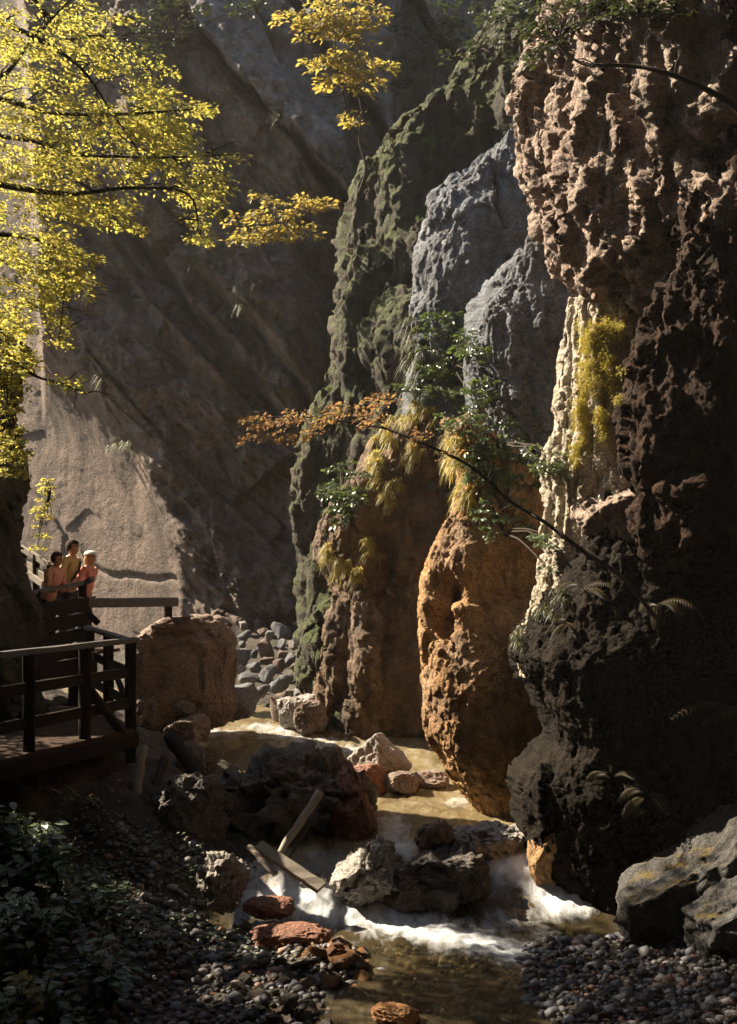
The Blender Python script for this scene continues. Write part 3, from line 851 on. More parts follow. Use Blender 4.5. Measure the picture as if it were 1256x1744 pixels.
def smooth_line(pts, sub=5):
    P = np.array([tuple(p) for p in pts]); t = np.arange(len(P)); tt = np.linspace(0, len(P) - 1, (len(P) - 1) * sub + 1)
    out = []
    for x in tt:
        i = min(int(x), len(P) - 2); f = x - i
        p0, p1, p2, p3 = P[max(i - 1, 0)], P[i], P[i + 1], P[min(i + 2, len(P) - 1)]
        out.append(.5 * ((2 * p1) + (-p0 + p2) * f + (2 * p0 - 5 * p1 + 4 * p2 - p3) * f * f + (-p0 + 3 * p1 - 3 * p2 + p3) * f ** 3))
    return [Vector(q) for q in out]


def taper(a, b, n): return [a + (b - a) * k / (n - 1) for k in range(n)]


# ---------------------------------------------------------------- the tree at the upper left
def left_tree():
    root = tag(empty('tree', (-5.6, 14.2, 1.6)), 'broad tree with sunlit yellow leaves reaching in at the upper left', 'tree')
    o = Vector(root.location)
    tr = MB(); tp = smooth_line([o + Vector(q) for q in ((0, 0, -.4), (.05, 0, 1.5), (-.1, .1, 3.5), (.1, 0, 6), (0, .1, 8.5), (.3, 0, 11))])
    tr.tube([p - o for p in tp], taper(.24, .07, len(tp)), 10); tr.build('trunk', M['bark'], root, True)
    limbs = [
        [(-60, 80, 14), (0, 130, 13.6), (60, 62, 13.3), (150, -30, 13)],
        [(-60, 10, 13.6), (20, 45, 13.4), (80, 75, 13.3), (140, 118, 13.1), (190, 190, 13), (235, 255, 12.9)],
        [(-60, 215, 14), (0, 230, 13.8), (60, 240, 13.5), (130, 262, 13.3), (190, 266, 13.1), (290, 268, 12.9), (410, 262, 12.8)],
        [(-60, 150, 13.8), (10, 170, 13.7), (80, 190, 13.4), (180, 195, 13.1), (280, 190, 12.9), (370, 182, 12.8)],
        [(-60, 300, 13.5), (30, 320, 13.4), (120, 330, 13.2), (220, 320, 13), (320, 330, 12.9), (340, 400, 12.8)],
        [(-60, 400, 14.2), (20, 400, 14), (90, 420, 13.8), (110, 480, 13.7), (100, 580, 13.6)],
        [(-20, 585, 14.3), (20, 610, 14.2), (60, 640, 14.0), (110, 655, 13.9), (150, 672, 13.8)],
        [(30, -40, 14.2), (90, 40, 14.2), (110, 65, 14.0), (170, 60, 13.7), (215, 66, 13.5)],
    ]
    for k, L_ in enumerate(limbs):
        q = smooth_line(pxline(L_))
        start = Vector((o.x + .05, o.y, q[0].z + .2))
        q = arc(start, q[0], .05, 4)[:-1] + q
        mb = MB(); mb.tube([p - o for p in q], taper(.045 if k != 6 else .03, .006, len(q)), 6)
        for _ in range(9):
            i = random.randrange(6, len(q) - 1); e = q[i] + Vector((random.uniform(-.2, .5), random.uniform(-.4, .3), random.uniform(-.25, .2)))
            mb.tube([p - o for p in arc(q[i], e, .03, 4)], taper(.011, .003, 5), 4)
        mb.build('limb', M['bark'], root, True)
    # crown: level sprays laid through these clumps (px, py, rx, ry, sprays)
    C = [(90, 50, 110, 55, 46), (190, 70, 60, 40, 12), (225, 115, 60, 22, 10), (60, 140, 70, 40, 18), (130, 205, 140, 36, 52), (250, 165, 50, 25, 14), (265, 215, 65, 22, 26), (345, 182, 30, 5, 6), (275, 245, 40, 12, 10),
         (70, 280, 80, 40, 34), (170, 265, 80, 18, 14), (330, 268, 70, 8, 8), (230, 290, 70, 14, 10), (335, 300, 40, 6, 6), (335, 325, 45, 12, 12), (325, 372, 14, 28, 6), (335, 405, 16, 6, 4), (70, 350, 80, 36, 24), (150, 350, 60, 28, 14), (205, 375, 20, 30, 7),
         (50, 425, 60, 40, 34), (125, 440, 40, 20, 9), (50, 490, 50, 34, 28), (120, 485, 26, 30, 10), (18, 560, 26, 40, 18), (96, 560, 12, 34, 8), (20, 610, 26, 20, 10), (110, 652, 36, 8, 4), (-60, 200, 70, 200, 60)]
    parts = []
    for cx, cy, rx, ry, n in C:
        for _ in range(int(n * 1.55)):
            a = random.uniform(0, 6.28); r = math.sqrt(random.random())
            px, py = cx + rx * r * math.cos(a), cy + ry * r * math.sin(a)
            Y = random.uniform(12.5, 14.6)
            c = at(px - 18, py, Y)
            parts.append(spray(c, (random.uniform(.35, 1), random.uniform(-.7, .7), random.uniform(-.1, .15)), random.randint(26, 42), random.uniform(.22, .42), .053, droop=.22))
    # unseen leaves added off the left side to shade the foreground
    for _ in range(480):
        c = (random.uniform(-8.8, -5.3), random.uniform(14.8, 17.2), random.uniform(4.9, 7.4))
        e = Vector(c) - Vector((-.35, 12.0, 0)); e = e - SUN * e.dot(SUN)
        e2 = Vector(c) - Vector((-1.55, 13.4, .4)); e2 = e2 - SUN * e2.dot(SUN)
        e3 = Vector(c) - Vector((.6, 13.3, 0)); e3 = e3 - SUN * e3.dot(SUN)
        if e.length < .8 or e2.length < .75 or e3.length < .95: continue  # openings cut in the added leaves for sun flecks
        parts.append(spray(c, (random.uniform(-1, 1), random.uniform(-1, 1), 0), 46, .6, .10, droop=.2))
    for _ in range(190):  # higher unseen leaves added to keep the right gravel bar shaded
        c = (random.uniform(-7.2, -5.0), random.uniform(14.9, 17.2), random.uniform(7.0, 9.4))
        if (Vector(c) - Vector((.6, 13.3, 0)) - SUN * (Vector(c) - Vector((.6, 13.3, 0))).dot(SUN)).length < .8: continue
        parts.append(spray(c, (random.uniform(-1, 1), random.uniform(-1, 1), 0), 46, .6, .10, droop=.2))
    leaves('crown', *cat(parts), M['leaf_gold'], root, org=o)


left_tree()


def shrub(name, label, catg, spots, L, mat, group=None, seed=0, per=26, r=.25, out=(0, -1, .1), stem=True, zone=None, lift=.12, Y=None):
    """leafy plant rooted on the rock: spots = (px, py, rx, ry, sprays)"""
    parts, stems = [], MB()
    base = hit(spots[0][0], spots[0][1] + spots[0][3] * .7, -.05) if Y is None else at(spots[0][0], spots[0][1] + spots[0][3], Y)
    for cx, cy, rx, ry, n in spots:
        for _ in range(n):
            a = random.uniform(0, 6.28); q = math.sqrt(random.random())
            px, py = cx + rx * q * math.cos(a), cy + ry * q * math.sin(a)
            c = hit(px, py, random.uniform(.02, lift * 2)) if Y is None else at(px, py, Y + random.uniform(-.4, .4))
            parts.append(spray(c, (random.uniform(-1, 1) + out[0], out[1] + random.uniform(-.5, .5), out[2] + random.uniform(-.2, .3)), per, r * random.uniform(.6, 1.2), L, droop=.3))
            if random.random() < .35 and (Vector(c) - base).length < 2.5:
                stems.tube([p - base for p in arc(base, c, .1, 5)], taper(.02, .005, 6), 4)
    root = tag(empty(name, base), label, catg, group)
    leaves('foliage', *cat(parts), mat, root, org=base)
    if stems.n: stems.build('stem', M['bark'], root, True)
    return root


def tuft(name, label, catg, spots, mat, length=.35, n=60, width=.010, fall=.75, group=None, out=(-.7, -.35, .85), lift=.05):
    """grass hanging from the rock; spots = (px, py, rx, ry, clumps)"""
    V, F = [], []; base = hit(spots[0][0], spots[0][1], 0)
    for cx, cy, rx, ry, m in spots:
        for _ in range(m):
            px, py = cx + rx * random.gauss(0, .55), cy + ry * random.gauss(0, .6)
            c = np.array(hit(px, py, lift))
            for _ in range(n):
                d = np.array([out[0] + random.gauss(0, .65), out[1] + random.gauss(0, .5), out[2] + random.gauss(0, .5)]); d /= np.linalg.norm(d)
                s = np.cross(d, (random.gauss(0, .3), random.gauss(0, .3), 1)); s /= np.linalg.norm(s) + 1e-6
                L = length * random.uniform(.25, 1.3); p = c + np.random.RandomState(len(V)).normal(0, .03, 3); k0 = len(V)
                for k in range(5):
                    t = k / 4
                    q = p + d * L * .6 * t + np.array([0, 0, -1]) * L * fall * t * t
                    wv = s * width * (1 - t * .85)
                    V += [q - wv, q + wv]
                F += [(k0 + 2*k, k0 + 2*k + 1, k0 + 2*k + 3, k0 + 2*k + 2) for k in range(4)]
    o = link(name, mesh(name, np.array(V) - np.array(base), np.array(F), smooth=False), mat, None, base)
    return tag(o, label, catg, group)


# trees and bushes on the back wall
def sapling():
    root = tag(empty('sapling', at(612, 330, 24.8)), 'slender sapling with yellow leaves hanging over the dark wall, top centre', 'tree')
    o = Vector(root.location)
    mb = MB()
    for L_, r0 in (([(612, 330, 24.8), (622, 285, 24.7), (612, 240, 24.75), (617, 190, 24.6), (608, 130, 24.65), (616, 60, 24.5), (620, -60, 24.4)], .03), ([(640, 260, 25), (600, 200, 24.8), (580, 150, 24.6), (572, 80, 24.5), (575, -20, 24.4)], .03), ([(582, 160, 24.6), (555, 165, 24.5), (535, 160, 24.4)], .012)):
        q = smooth_line(pxline(L_, .02)); mb.tube([p - o for p in q], taper(r0, .008, len(q)), 6)
    mb.build('trunk', M['bark'], root, True)
    parts = []
    for cx, cy, rx, ry, n in ((540, 35, 50, 14, 16), (590, 20, 50, 22, 24), (565, 55, 30, 14, 8), (560, 108, 35, 10, 14), (612, 90, 10, 40, 8), (578, 150, 10, 20, 4), (613, 190, 8, 30, 4), (600, 130, 38, 12, 12), (640, 120, 18, 12, 4), (595, 70, 30, 25, 8)):
        for _ in range(n):
            c = at(cx + rx * random.uniform(-1, 1), cy + ry * random.uniform(-1, 1), random.uniform(23.9, 24.9))
            parts.append(spray(c, (random.uniform(-1, 1), random.uniform(-1, 0), 0), 26, .4, .13, droop=.25))
    leaves('crown', *cat(parts), M['leaf_amber'], root, org=o)


sapling()
shrub('bush', 'straw yellow bush growing from the back wall above the gorge floor', 'bush', [(470, 385, 70, 26, 30), (425, 405, 32, 14, 12), (530, 350, 48, 9, 14), (455, 340, 18, 10, 4)], .12, M['leaf_amber'], r=.45, per=24, Y=25)
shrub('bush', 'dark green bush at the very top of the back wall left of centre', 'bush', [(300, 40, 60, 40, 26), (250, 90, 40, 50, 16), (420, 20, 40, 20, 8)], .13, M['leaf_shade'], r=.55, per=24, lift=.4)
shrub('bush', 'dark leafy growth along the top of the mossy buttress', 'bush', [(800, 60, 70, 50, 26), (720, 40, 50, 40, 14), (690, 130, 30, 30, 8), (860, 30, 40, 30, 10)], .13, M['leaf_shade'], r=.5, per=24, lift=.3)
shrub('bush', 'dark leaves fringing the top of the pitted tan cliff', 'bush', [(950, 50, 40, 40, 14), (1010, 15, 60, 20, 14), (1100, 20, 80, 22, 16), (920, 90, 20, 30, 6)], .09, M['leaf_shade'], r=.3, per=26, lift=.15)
# plants of the middle rocks
shrub('shrub', 'blue green shrub covering the ledge below the blue grey hump', 'shrub', [(770, 600, 45, 45, 30), (745, 555, 30, 25, 10), (800, 665, 50, 30, 20), (735, 650, 40, 30, 12)], .10, M['leaf_green'], r=.3, lift=.15)
shrub('shrub', 'glossy green shrub right of the sunny grass, under the grey slab', 'shrub', [(850, 740, 50, 30, 16), (880, 800, 60, 30, 20), (820, 790, 35, 25, 10), (930, 790, 25, 22, 6)], .08, M['leaf_green'], r=.25, lift=.12)
shrub('shrub', 'blue green shrub on the top of the brown pillar', 'shrub', [(585, 850, 34, 40, 26), (600, 800, 28, 20, 8), (560, 830, 16, 14, 5)], .10, M['leaf_green'], r=.28, lift=.15)
shrub('shrub', 'mixed brown and green scrub on the upper slope of the amber fin', 'shrub', [(860, 880, 50, 45, 22), (920, 930, 20, 40, 8), (840, 790, 50, 50, 26), (790, 720, 40, 30, 16)], .07, M['leaf_dark'], r=.2, lift=.1)
tuft('hanging_grass', 'olive grass hanging left on the brown pillar top', 'grass', [(640, 790, 14, 26, 9), (655, 745, 14, 14, 5)], M['blade'], .34, 60)
tuft('hanging_grass', 'short straw grass hanging over the middle ledge of the brown pillar', 'grass', [(668, 840, 12, 20, 7)], M['blade'], .3, 60)
tuft('hanging_grass', 'golden grass hanging at the left rim of the brown pillar', 'grass', [(562, 935, 10, 18, 6), (585, 965, 18, 14, 7)], M['blade'], .3, 55)
tuft('hanging_grass', 'orange grass hanging at the right side of the brown pillar', 'grass', [(630, 935, 16, 16, 7), (608, 975, 12, 10, 4)], M['blade'], .28, 55)
tuft('hanging_grass', 'yellow grass hanging between two rocks above the pillar', 'grass', [(710, 770, 12, 18, 6), (725, 700, 26, 20, 9), (690, 720, 16, 14, 5)], M['blade'], .3, 60)
tuft('hanging_grass', 'bright golden grass crowning the amber fin', 'grass', [(775, 790, 16, 34, 14), (795, 850, 18, 26, 9), (815, 800, 22, 26, 8), (770, 750, 18, 16, 6)], M['blade'], .3, 60)
tuft('hanging_grass', 'olive grass under the blue grey hump', 'grass', [(705, 590, 10, 30, 7), (715, 640, 14, 20, 6)], M['blade_dim'], .5, 40)
tuft('hanging_grass', 'brown grass fringe on the lip of the dark cliff', 'grass', [(925, 1040, 16, 10, 6), (885, 1085, 8, 12, 5), (960, 1010, 20, 8, 5)], M['blade_dim'], .15, 30, out=(-.3, -.8, .9))
tuft('moss_cushion', 'golden moss cushion topping the dripstone curtain', 'moss', [(1012, 580, 26, 30, 70), (1044, 556, 14, 14, 14), (1000, 640, 14, 36, 40), (988, 710, 8, 30, 24), (980, 770, 6, 26, 12)], M['moss_gold'], .05, 60, .006, .5, out=(-.5, -.7, .3))
tuft('moss_cushion', 'yellow green moss bulge right of the white dripstone', 'moss', [(1040, 640, 12, 40, 26), (1028, 720, 8, 36, 16)], M['moss_gold'], .05, 60, .006, .5, out=(-.5, -.7, .3))
for px_, py_ in ((330, 440), (410, 520), (505, 560), (250, 560), (180, 640), (470, 660), (560, 700), (380, 250), (480, 200), (300, 300), (440, 480), (215, 760), (520, 420)):
    tuft('ledge_grass', 'dim grass tuft on a ledge of the back wall', 'grass', [(px_, py_, 22, 8, 5)], M['blade_dim'], .5, 22, .014, group='grass tufts on the back wall', lift=.1)
# growth at the left edge
shrub('creeper', 'sunlit yellow creeper over the left edge rock', 'creeper', [(15, 690, 28, 95, 80), (42, 640, 14, 34, 18), (30, 785, 22, 30, 26), (8, 620, 20, 40, 24)], .06, M['leaf_gold'], r=.2, Y=16.7)
shrub('creeper', 'yellow hanging clump of leaves above the stair rail', 'creeper', [(84, 832, 12, 16, 12), (78, 870, 17, 20, 16), (70, 915, 8, 22, 8)], .06, M['leaf_gold'], r=.16, Y=20.6)


# ---------------------------------------------------------------- branches
def branch(label, L_, r0, r1, mat=None, sprays=(), leaf=.06, twigs=24, parent_mat=None, twl=.3):
    q = smooth_line(pxline(L_, .028)); o = q[0].copy()
    root = tag(empty('branch', o), label, 'branch')
    mb = MB(); mb.tube([p - o for p in q], taper(r0, r1, len(q)), 7)
    for _ in range(twigs):
        i = random.randrange(len(q) // 6, len(q) - 1); e = q[i] + Vector((random.uniform(-twl, twl * .4), random.uniform(-twl, twl), random.uniform(-twl * .5, twl * .6)))
        mb.tube([p - o for p in arc(q[i], e, .03, 4)], taper(r1 * 1.2, r1 * .4, 5), 4)
    mb.build('limb', M['bark'], root, True)
    parts = []
    for cx, cy, rx, ry, n, Y in sprays:
        for _ in range(n):
            c = at(cx + rx * random.uniform(-1, 1), cy + ry * random.uniform(-1, 1), Y + random.uniform(-.3, .3))
            parts.append(spray(c, (-1 + random.uniform(-.3, .6), random.uniform(-.6, .6), random.uniform(-.1, .2)), 16, .2, leaf, droop=.3))
    if parts: leaves('foliage', *cat(parts), mat, root, org=o)


branch('long bare branch with rusty leaves at its tip, crossing the middle of the gorge', [(1190, 1150, 14.2), (1140, 1075, 13.5), (1060, 985, 12.95), (1000, 940, 12.7), (930, 893, 12.8), (870, 850, 12.9), (800, 798, 13), (735, 760, 13.1), (690, 742, 13.2), (650, 732, 13.3), (590, 722, 13.4), (520, 715, 13.5), (445, 712, 13.6)], .028, .006,
       M['leaf_rust'], [(480, 715, 45, 16, 26, 13.5), (470, 740, 35, 8, 8, 13.5), (530, 735, 30, 12, 10, 13.5), (560, 712, 40, 14, 14, 13.4), (620, 695, 40, 12, 14, 13.3), (665, 680, 25, 12, 10, 13.2), (660, 715, 30, 10, 8, 13.2), (720, 735, 25, 12, 5, 13.1), (790, 775, 25, 12, 3, 13)], .05)
branch('dark bare branch arching in front of the tan cliff at the upper right', [(1300, 230, 11.6), (1250, 185, 11.7), (1190, 143, 11.8), (1130, 117, 11.9), (1080, 107, 12), (1030, 114, 12.1), (995, 112, 12.2), (960, 80, 12.3), (930, 40, 12.4)], .035, .008, None, (), twigs=16)


# ---------------------------------------------------------------- ferns
def fern(label, fronds):
    """each frond = pixel base, pixel tip, distance, sag"""
    o = hit(*fronds[0][0], 0.0)
    root = tag(empty('fern', o), label, 'fern', 'ferns on the dark cliff')
    for (b, tip, up) in fronds:
        p0 = hit(*b, -.02); p1 = at(tip[0], tip[1], p0.y - .22)
        q = arc(p0, p1, up, 16, 0)
        V, F = [], []
        mb = MB(); mb.tube([p - o for p in q], taper(.005, .0015, len(q)), 4)
        ln = (p1 - p0).length
        P, D, Nn, L = [], [], [], []
        for k in range(3, len(q) * 2 - 2, 2):
            i = k // 2; t = i / (len(q) - 1); p = q[i] if k % 2 == 0 else q[i].lerp(q[min(i + 1, len(q) - 1)], .5)
            tg = (q[min(i + 1, len(q) - 1)] - q[max(i - 1, 0)]).normalized(); s = tg.cross(Vector((0, -.5, 1))).normalized()
            for sg in (-1, 1):
                P.append(p); D.append(s * sg + tg * .45 + Vector((0, 0, -.25))); Nn.append((0, -.4, 1)); L.append(min(ln * .30, .075) * math.sin(math.pi * (.12 + .85 * t)) ** .8 + .01)
        fr = mb.build('frond', M['frond'], root, True)
        leaves('foliage', np.array([tuple(p) for p in P]), np.array([tuple(d) for d in D]), np.array(Nn), np.array(L), M['frond'], fr, width=.2, org=o)


fern('fern with orange tipped fronds on the lip of the dark cliff', [((985, 1010), (1050, 1003), .1), ((990, 1000), (950, 1012), .08), ((1000, 1005), (1035, 1022), .06)])
fern('pale fern hanging below the lip of the dark cliff', [((968, 1062), (938, 1102), .06), ((965, 1060), (990, 1092), .05), ((962, 1058), (945, 1062), .05)])
fern('fern with long drooping fronds in the middle of the dark cliff', [((1120, 1030), (1200, 1052), .12), ((1122, 1028), (1116, 1072), .05), ((1118, 1032), (1092, 1042), .06), ((1124, 1030), (1160, 1048), .08)])
fern('fern with arching fronds near the foot of the dark cliff', [((1040, 1325), (1000, 1332), .08), ((1045, 1322), (1082, 1326), .07)])
fern('dull fern above the slanting boulder', [((1100, 1350), (1056, 1366), .08), ((1105, 1352), (1140, 1388), .08), ((1100, 1356), (1062, 1392), .05)])
fern('green fern at the right edge above the slanting boulder', [((1262, 1212), (1142, 1226), .12), ((1268, 1216), (1185, 1243), .08), ((1270, 1205), (1225, 1230), .06)])


# ---------------------------------------------------------------- near left bank
def herb(label, x, y, h, n, L, mat, group):
    z = float(ground_z(np.array([[x]]), np.array([[y]]))[0, 0])
    o = Vector((x, y, z)); root = tag(empty('leafy_plant', o), label, 'plant', group)
    P, D, Nn, Ls = [], [], [], []; mb = MB()
    for _ in range(n):
        a = random.uniform(0, 6.28); r = random.uniform(.05, .28)
        top = o + Vector((math.cos(a) * r, math.sin(a) * r, h * random.uniform(.55, 1)))
        mb.tube([p - o for p in arc(o, top, .06, 5, .01)], taper(.007, .003, 6), 4)
        for k in range(random.randint(5, 9)):
            b = random.uniform(0, 6.28); t = random.uniform(.35, 1)
            p = o.lerp(top, t)
            P.append(tuple(p)); D.append((math.cos(b), math.sin(b), random.uniform(-.4, .3))); Nn.append((random.gauss(0, .25), random.gauss(0, .25) - .2, 1)); Ls.append(L * random.uniform(.6, 1.2))
    leaves('foliage', np.array(P), np.array(D), np.array(Nn), np.array(Ls), mat, root, width=.62, org=o)
    mb.build('stem', M['bark'], root, True)


for k in range(46):
    px = random.uniform(-60, 250); py = random.uniform(1500, 1840) if k > 12 else random.uniform(1470, 1530)
    Y = np.interp(py, [1470, 1600, 1744, 1840], [12.2, 10.6, 9.2, 8.6]) + random.uniform(-.2, .2)
    x = (px - 628) / FOC * Y
    if px > 170 and random.random() < .4: continue
    herb('low leafy plant in the shade of the near left bank', x, Y, random.uniform(.35, .75), random.randint(7, 13), random.uniform(.10, .17), M['leaf_dark'], 'leafy plants on the near left bank')
herb('young plant with pale yellow leaves on the near left bank', (45 - 628) / FOC * 9.4, 9.4, 1.0, 8, .13, M['leaf_amber'], 'leafy plants on the near left bank')
P, D, Nn, Ls = [], [], [], []
for _ in range(9000):
    x = random.uniform(-5.2, -.9); y = random.uniform(8.2, 14.6)
    if x > -1.9 and random.random() < .6: continue
    if fbm(np.array([[x * .8, y * .8, 3.3]]), 3)[0] < -.05: continue
    P.append((x, y)); b = random.uniform(0, 6.28)
    D.append((math.cos(b), math.sin(b), random.uniform(0, .7))); Nn.append((random.gauss(0, .3), random.gauss(0, .3) - .2, 1)); Ls.append(random.uniform(.03, .09))
P = np.array(P); z = ground_z(P[:, :1], P[:, 1:])[:, 0] + RNG.uniform(0, .12, len(P))
tag(leaves('undergrowth', np.column_stack([P, z]), np.array(D), np.array(Nn), np.array(Ls), M['leaf_dark'], None, width=.6), kind='stuff')

# fallen leaves lying about on the stones and the bank
P, D, Nn, Ls = [], [], [], []
while len(P) < 700:
    x, y = random.uniform(-4.2, 4.0), random.uniform(9.0, 15.2)
    z = gz0 = float(ground_z(np.array([[x]]), np.array([[y]]))[0, 0])
    if z < float(cxw(np.array([y]))[3][0]) + .03: continue
    b = random.uniform(0, 6.28); P.append((x, y, z + random.uniform(.03, .09))); D.append((math.cos(b), math.sin(b), random.gauss(0, .2))); Nn.append((random.gauss(0, .3), random.gauss(0, .3), 1)); Ls.append(random.uniform(.04, .075))
tag(leaves('fallen_leaves', np.array(P), np.array(D), np.array(Nn), np.array(Ls), M['leaf_rust'], None, width=.6), kind='stuff')
# ================================================================== wooden walkway
M['wood'] = wood_mat('near-black timber', (.012, .009, .007), (.026, .019, .013))  # timber in a near-black brown
M['wood_top'] = wood_mat('weathered grey handrail', (.09, .085, .085), (.16, .155, .155))
M['plank'] = wood_mat('brown deck boards', (.04, .024, .016), (.075, .045, .028))
M['drift'] = wood_mat('bleached driftwood', (.22, .19, .15), (.38, .33, .27))


def part(parent, name, p0, p1, w, h, mat, up=(0, 0, 1), seg=6, rough=.004):
    mb = MB(); o = Vector(parent.location); mb.beam(Vector(p0) - o, Vector(p1) - o, w, h, up, seg, rough)
    return mb.build(name, mat, parent)


def walkway():
    c = Vector((-3.08, 16.0, 0)); zr, zd = 2.93, 1.80
    near = Vector((-4.35, 12.9, 0)); far = Vector((-4.85, 20.3, 0))
    w = tag(empty('viewing_platform', (c.x, c.y, zd)), 'dark timber viewing platform with railings at the near left', 'platform')
    z = lambda p, h: Vector((p.x, p.y, h))
    part(w, 'handrail', z(near, zr), z(c, zr) + (c - near).normalized() * .12, .12, .07, M['wood_top'])
    part(w, 'handrail', z(c, zr - .01) + (far - c).normalized() * .1, z(far, zr), .11, .06, M['wood_top'])
    for h in (2.52, 2.12):
        part(w, 'rail', z(near, h), z(c, h), .05, .13, M['wood'])
        part(w, 'rail', z(c, h), z(far, h), .05, .12, M['wood'])
    posts = [c, c.lerp(near, .30), c.lerp(near, .62), c.lerp(far, .33), c.lerp(far, .66)]
    for p in posts:
        part(w, 'post', z(p, zd - .45 if p is c else zd - .1), z(p, zr - .03), .14, .14, M['wood'], up=(1, .3, 0))
    part(w, 'brace', z(c.lerp(near, .30), 2.4) + Vector((.05, 0, 0)), z(c.lerp(near, .12), 1.78) + Vector((.1, .1, 0)), .1, .1, M['wood'], up=(0, 1, 0))
    part(w, 'brace', z(c.lerp(far, .05), 2.1), z(c.lerp(far, .3), 2.55), .06, .08, M['wood'])
    # deck boards across
    d = (near - c).normalized(); inw = Vector((d.y, -d.x, 0)); inw = inw if inw.x < 0 else -inw
    deck = MB(); o = Vector(w.location)
    n = 22
    for k in range(n):
        a = c + d * (.08 + k * .16)
        deck.beam(z(a, zd - .03) - o + inw * -.08, z(a, zd - .03 + random.uniform(-.006, .006)) - o + inw * 2.3, .15, .05)
    for k in range(16):
        a = c - d * (.08 + k * .16)
        s = (far - c).normalized()
        deck.beam(z(c + s * (.1 + k * .17), zd - .03) - o + Vector((.05, 0, 0)), z(c + s * (.1 + k * .17), zd - .03) - o + Vector((-2.0, -.7, 0)), .155, .05)
    deck.build('deck', M['plank'], w)
    part(w, 'edge_beam', z(c, zd - .15) + Vector((.05, 0, 0)), z(near, zd - .15) + Vector((.05, 0, 0)), .14, .19, M['wood'])
    part(w, 'edge_beam', z(c, zd - .2), z(far, zd - .2), .14, .28, M['wood'])
    for t in (.35, .7, 1.0):
        part(w, 'joist', z(c.lerp(near, t), zd - .22), z(c.lerp(near, t), zd - .22) + inw * 2.3, .14, .2, M['wood'])
    for p in (c + inw * .5 + d * .4, c.lerp(near, .55) + inw * .6):
        part(w, 'pile', z(p, -.1), z(p, zd - .3), .2, .2, M['wood'], up=(1, .2, 0))
    # upper path with the visitors
    zd2 = 2.52
    u0 = Vector((-5.2, 16.6, 0)); u1 = Vector((-4.42, 19.2, 0)); u2 = Vector((-3.3, 20.8, 0))
    b = tag(empty('wooden_walkway', (u1.x, u1.y, zd2)), 'upper timber walkway with a boarded railing where three visitors stand', 'walkway')
    part(b, 'handrail', z(u0, zd2 + .88), z(u1, zd2 + 1.09), .11, .06, M['wood_top'])
    part(b, 'handrail', z(u1, zd2 + 1.08), z(u1, zd2 + 1.13) + Vector((.14, -.05, .03)), .12, .07, M['wood_top'])
    part(b, 'barrier_beam', at(146, 1027, 19.3), at(300, 1025, 20.75), .14, .15, M['wood_top'])
    part(b, 'barrier_post', at(287, 1032, 20.7), at(287, 1062, 20.7), .12, .12, M['wood'], up=(1, 0, 0))
    part(b, 'brace', at(146, 1040, 19.2), at(168, 1062, 19.2), .09, .09, M['wood'], up=(0, 1, 0))
    for t in (0.12, .5, .98):
        p = u0.lerp(u1, t); part(b, 'post', z(p, 1.6), z(p, zd2 + .9 + .2 * t), .13, .13, M['wood'], up=(1, .3, 0))
    for k, h in enumerate((.78, .55, .32, .1)):
        part(b, 'board', z(u0, zd2 + h - .15) + Vector((.06, 0, 0)), z(u1, zd2 + h) + Vector((.06, 0, 0)), .035, .2, M['wood'])
    dk = MB(); o = Vector(b.location); dd = (u1 - u0).normalized()
    for k in range(26):
        p = u0 + dd * (k * .16 - .2)
        dk.beam(z(p, zd2 - .03) - o, z(p, zd2 - .03) - o + Vector((-1.6, .55, 0)), .15, .05)
    dk.build('deck', M['plank'], b)
    part(b, 'edge_beam', z(u0, zd2 - .2), z(u1, zd2 - .2) + dd * .3, .14, .26, M['wood'])
    for t in (.1, .9):
        p = u0.lerp(u1, t); part(b, 'pile', z(p, .6), z(p, zd2 - .25), .18, .18, M['wood'], up=(1, 0, 0))
    # stair rails behind the visitors
    s = tag(empty('stair_railing', at(60, 1000, 20.5)), 'sunlit stair railing climbing to the left behind the visitors', 'railing')
    for (a, e) in (((36, 933, 20.8), (84, 962, 20.2)), ((42, 955, 20.8), (84, 988, 20.2)), ((36, 968, 20.8), (74, 995, 20.2))):
        part(s, 'rail', at(*a), at(*e), .06, .11, M['drift'])
    for q in ((40, 930, 20.8), (62, 945, 20.5), (86, 962, 20.2)):
        part(s, 'post', at(*q), at(q[0], q[1] + 90, q[2]), .1, .1, M['wood'], up=(1, 0, 0))


walkway()


# driftwood
def log(label, p0, p1, r0, r1, mat, name='log'):
    o = p1.copy(); mb = MB(); q = arc(p0, p1, random.uniform(-.03, .03), 9, .008)
    mb.tube([p - o for p in q], [a * random.uniform(.93, 1.07) for a in taper(r0, r1, len(q))], 10)
    tag(mb.build(name, mat, None, True, o if False else None), label, 'driftwood').location = o


log('pale pole leaning on the large dark boulder', at(545, 1350, 14.9), at(470, 1462, 14.3), .055, .04, M['drift'])
log('bleached post standing against the bank below the platform', at(246, 1270, 15.4), at(230, 1372, 15.1), .045, .065, M['drift'])
log('dark log lying over the small boulder with a pale rim', at(290, 1255, 16.6), at(345, 1330, 15.8), .1, .09, M['wood'])
log('thin dark stick next to the leaning pole', at(535, 1395, 14.7), at(490, 1470, 14.3), .02, .014, M['bark'])
log('dark leaning stump stick between post and log', at(282, 1290, 15.9), at(255, 1380, 15.4), .06, .05, M['bark'])


def drift_plank(label, a, b, w, h):
    o = Vector(b); mb = MB(); mb.beam(Vector(a) - o, Vector((0, 0, 0)), w, h, (0, -.5, 1), 8, .006)
    tag(mb.build('plank', M['drift'], None, False), label, 'driftwood').location = o


drift_plank('broad bleached plank slanting into the stream', at(440, 1440, 13.9), at(548, 1512, 13.5), .15, .06)
drift_plank('narrow bleached plank beside the broad one', at(424, 1440, 13.85), at(470, 1490, 13.6), .06, .04)

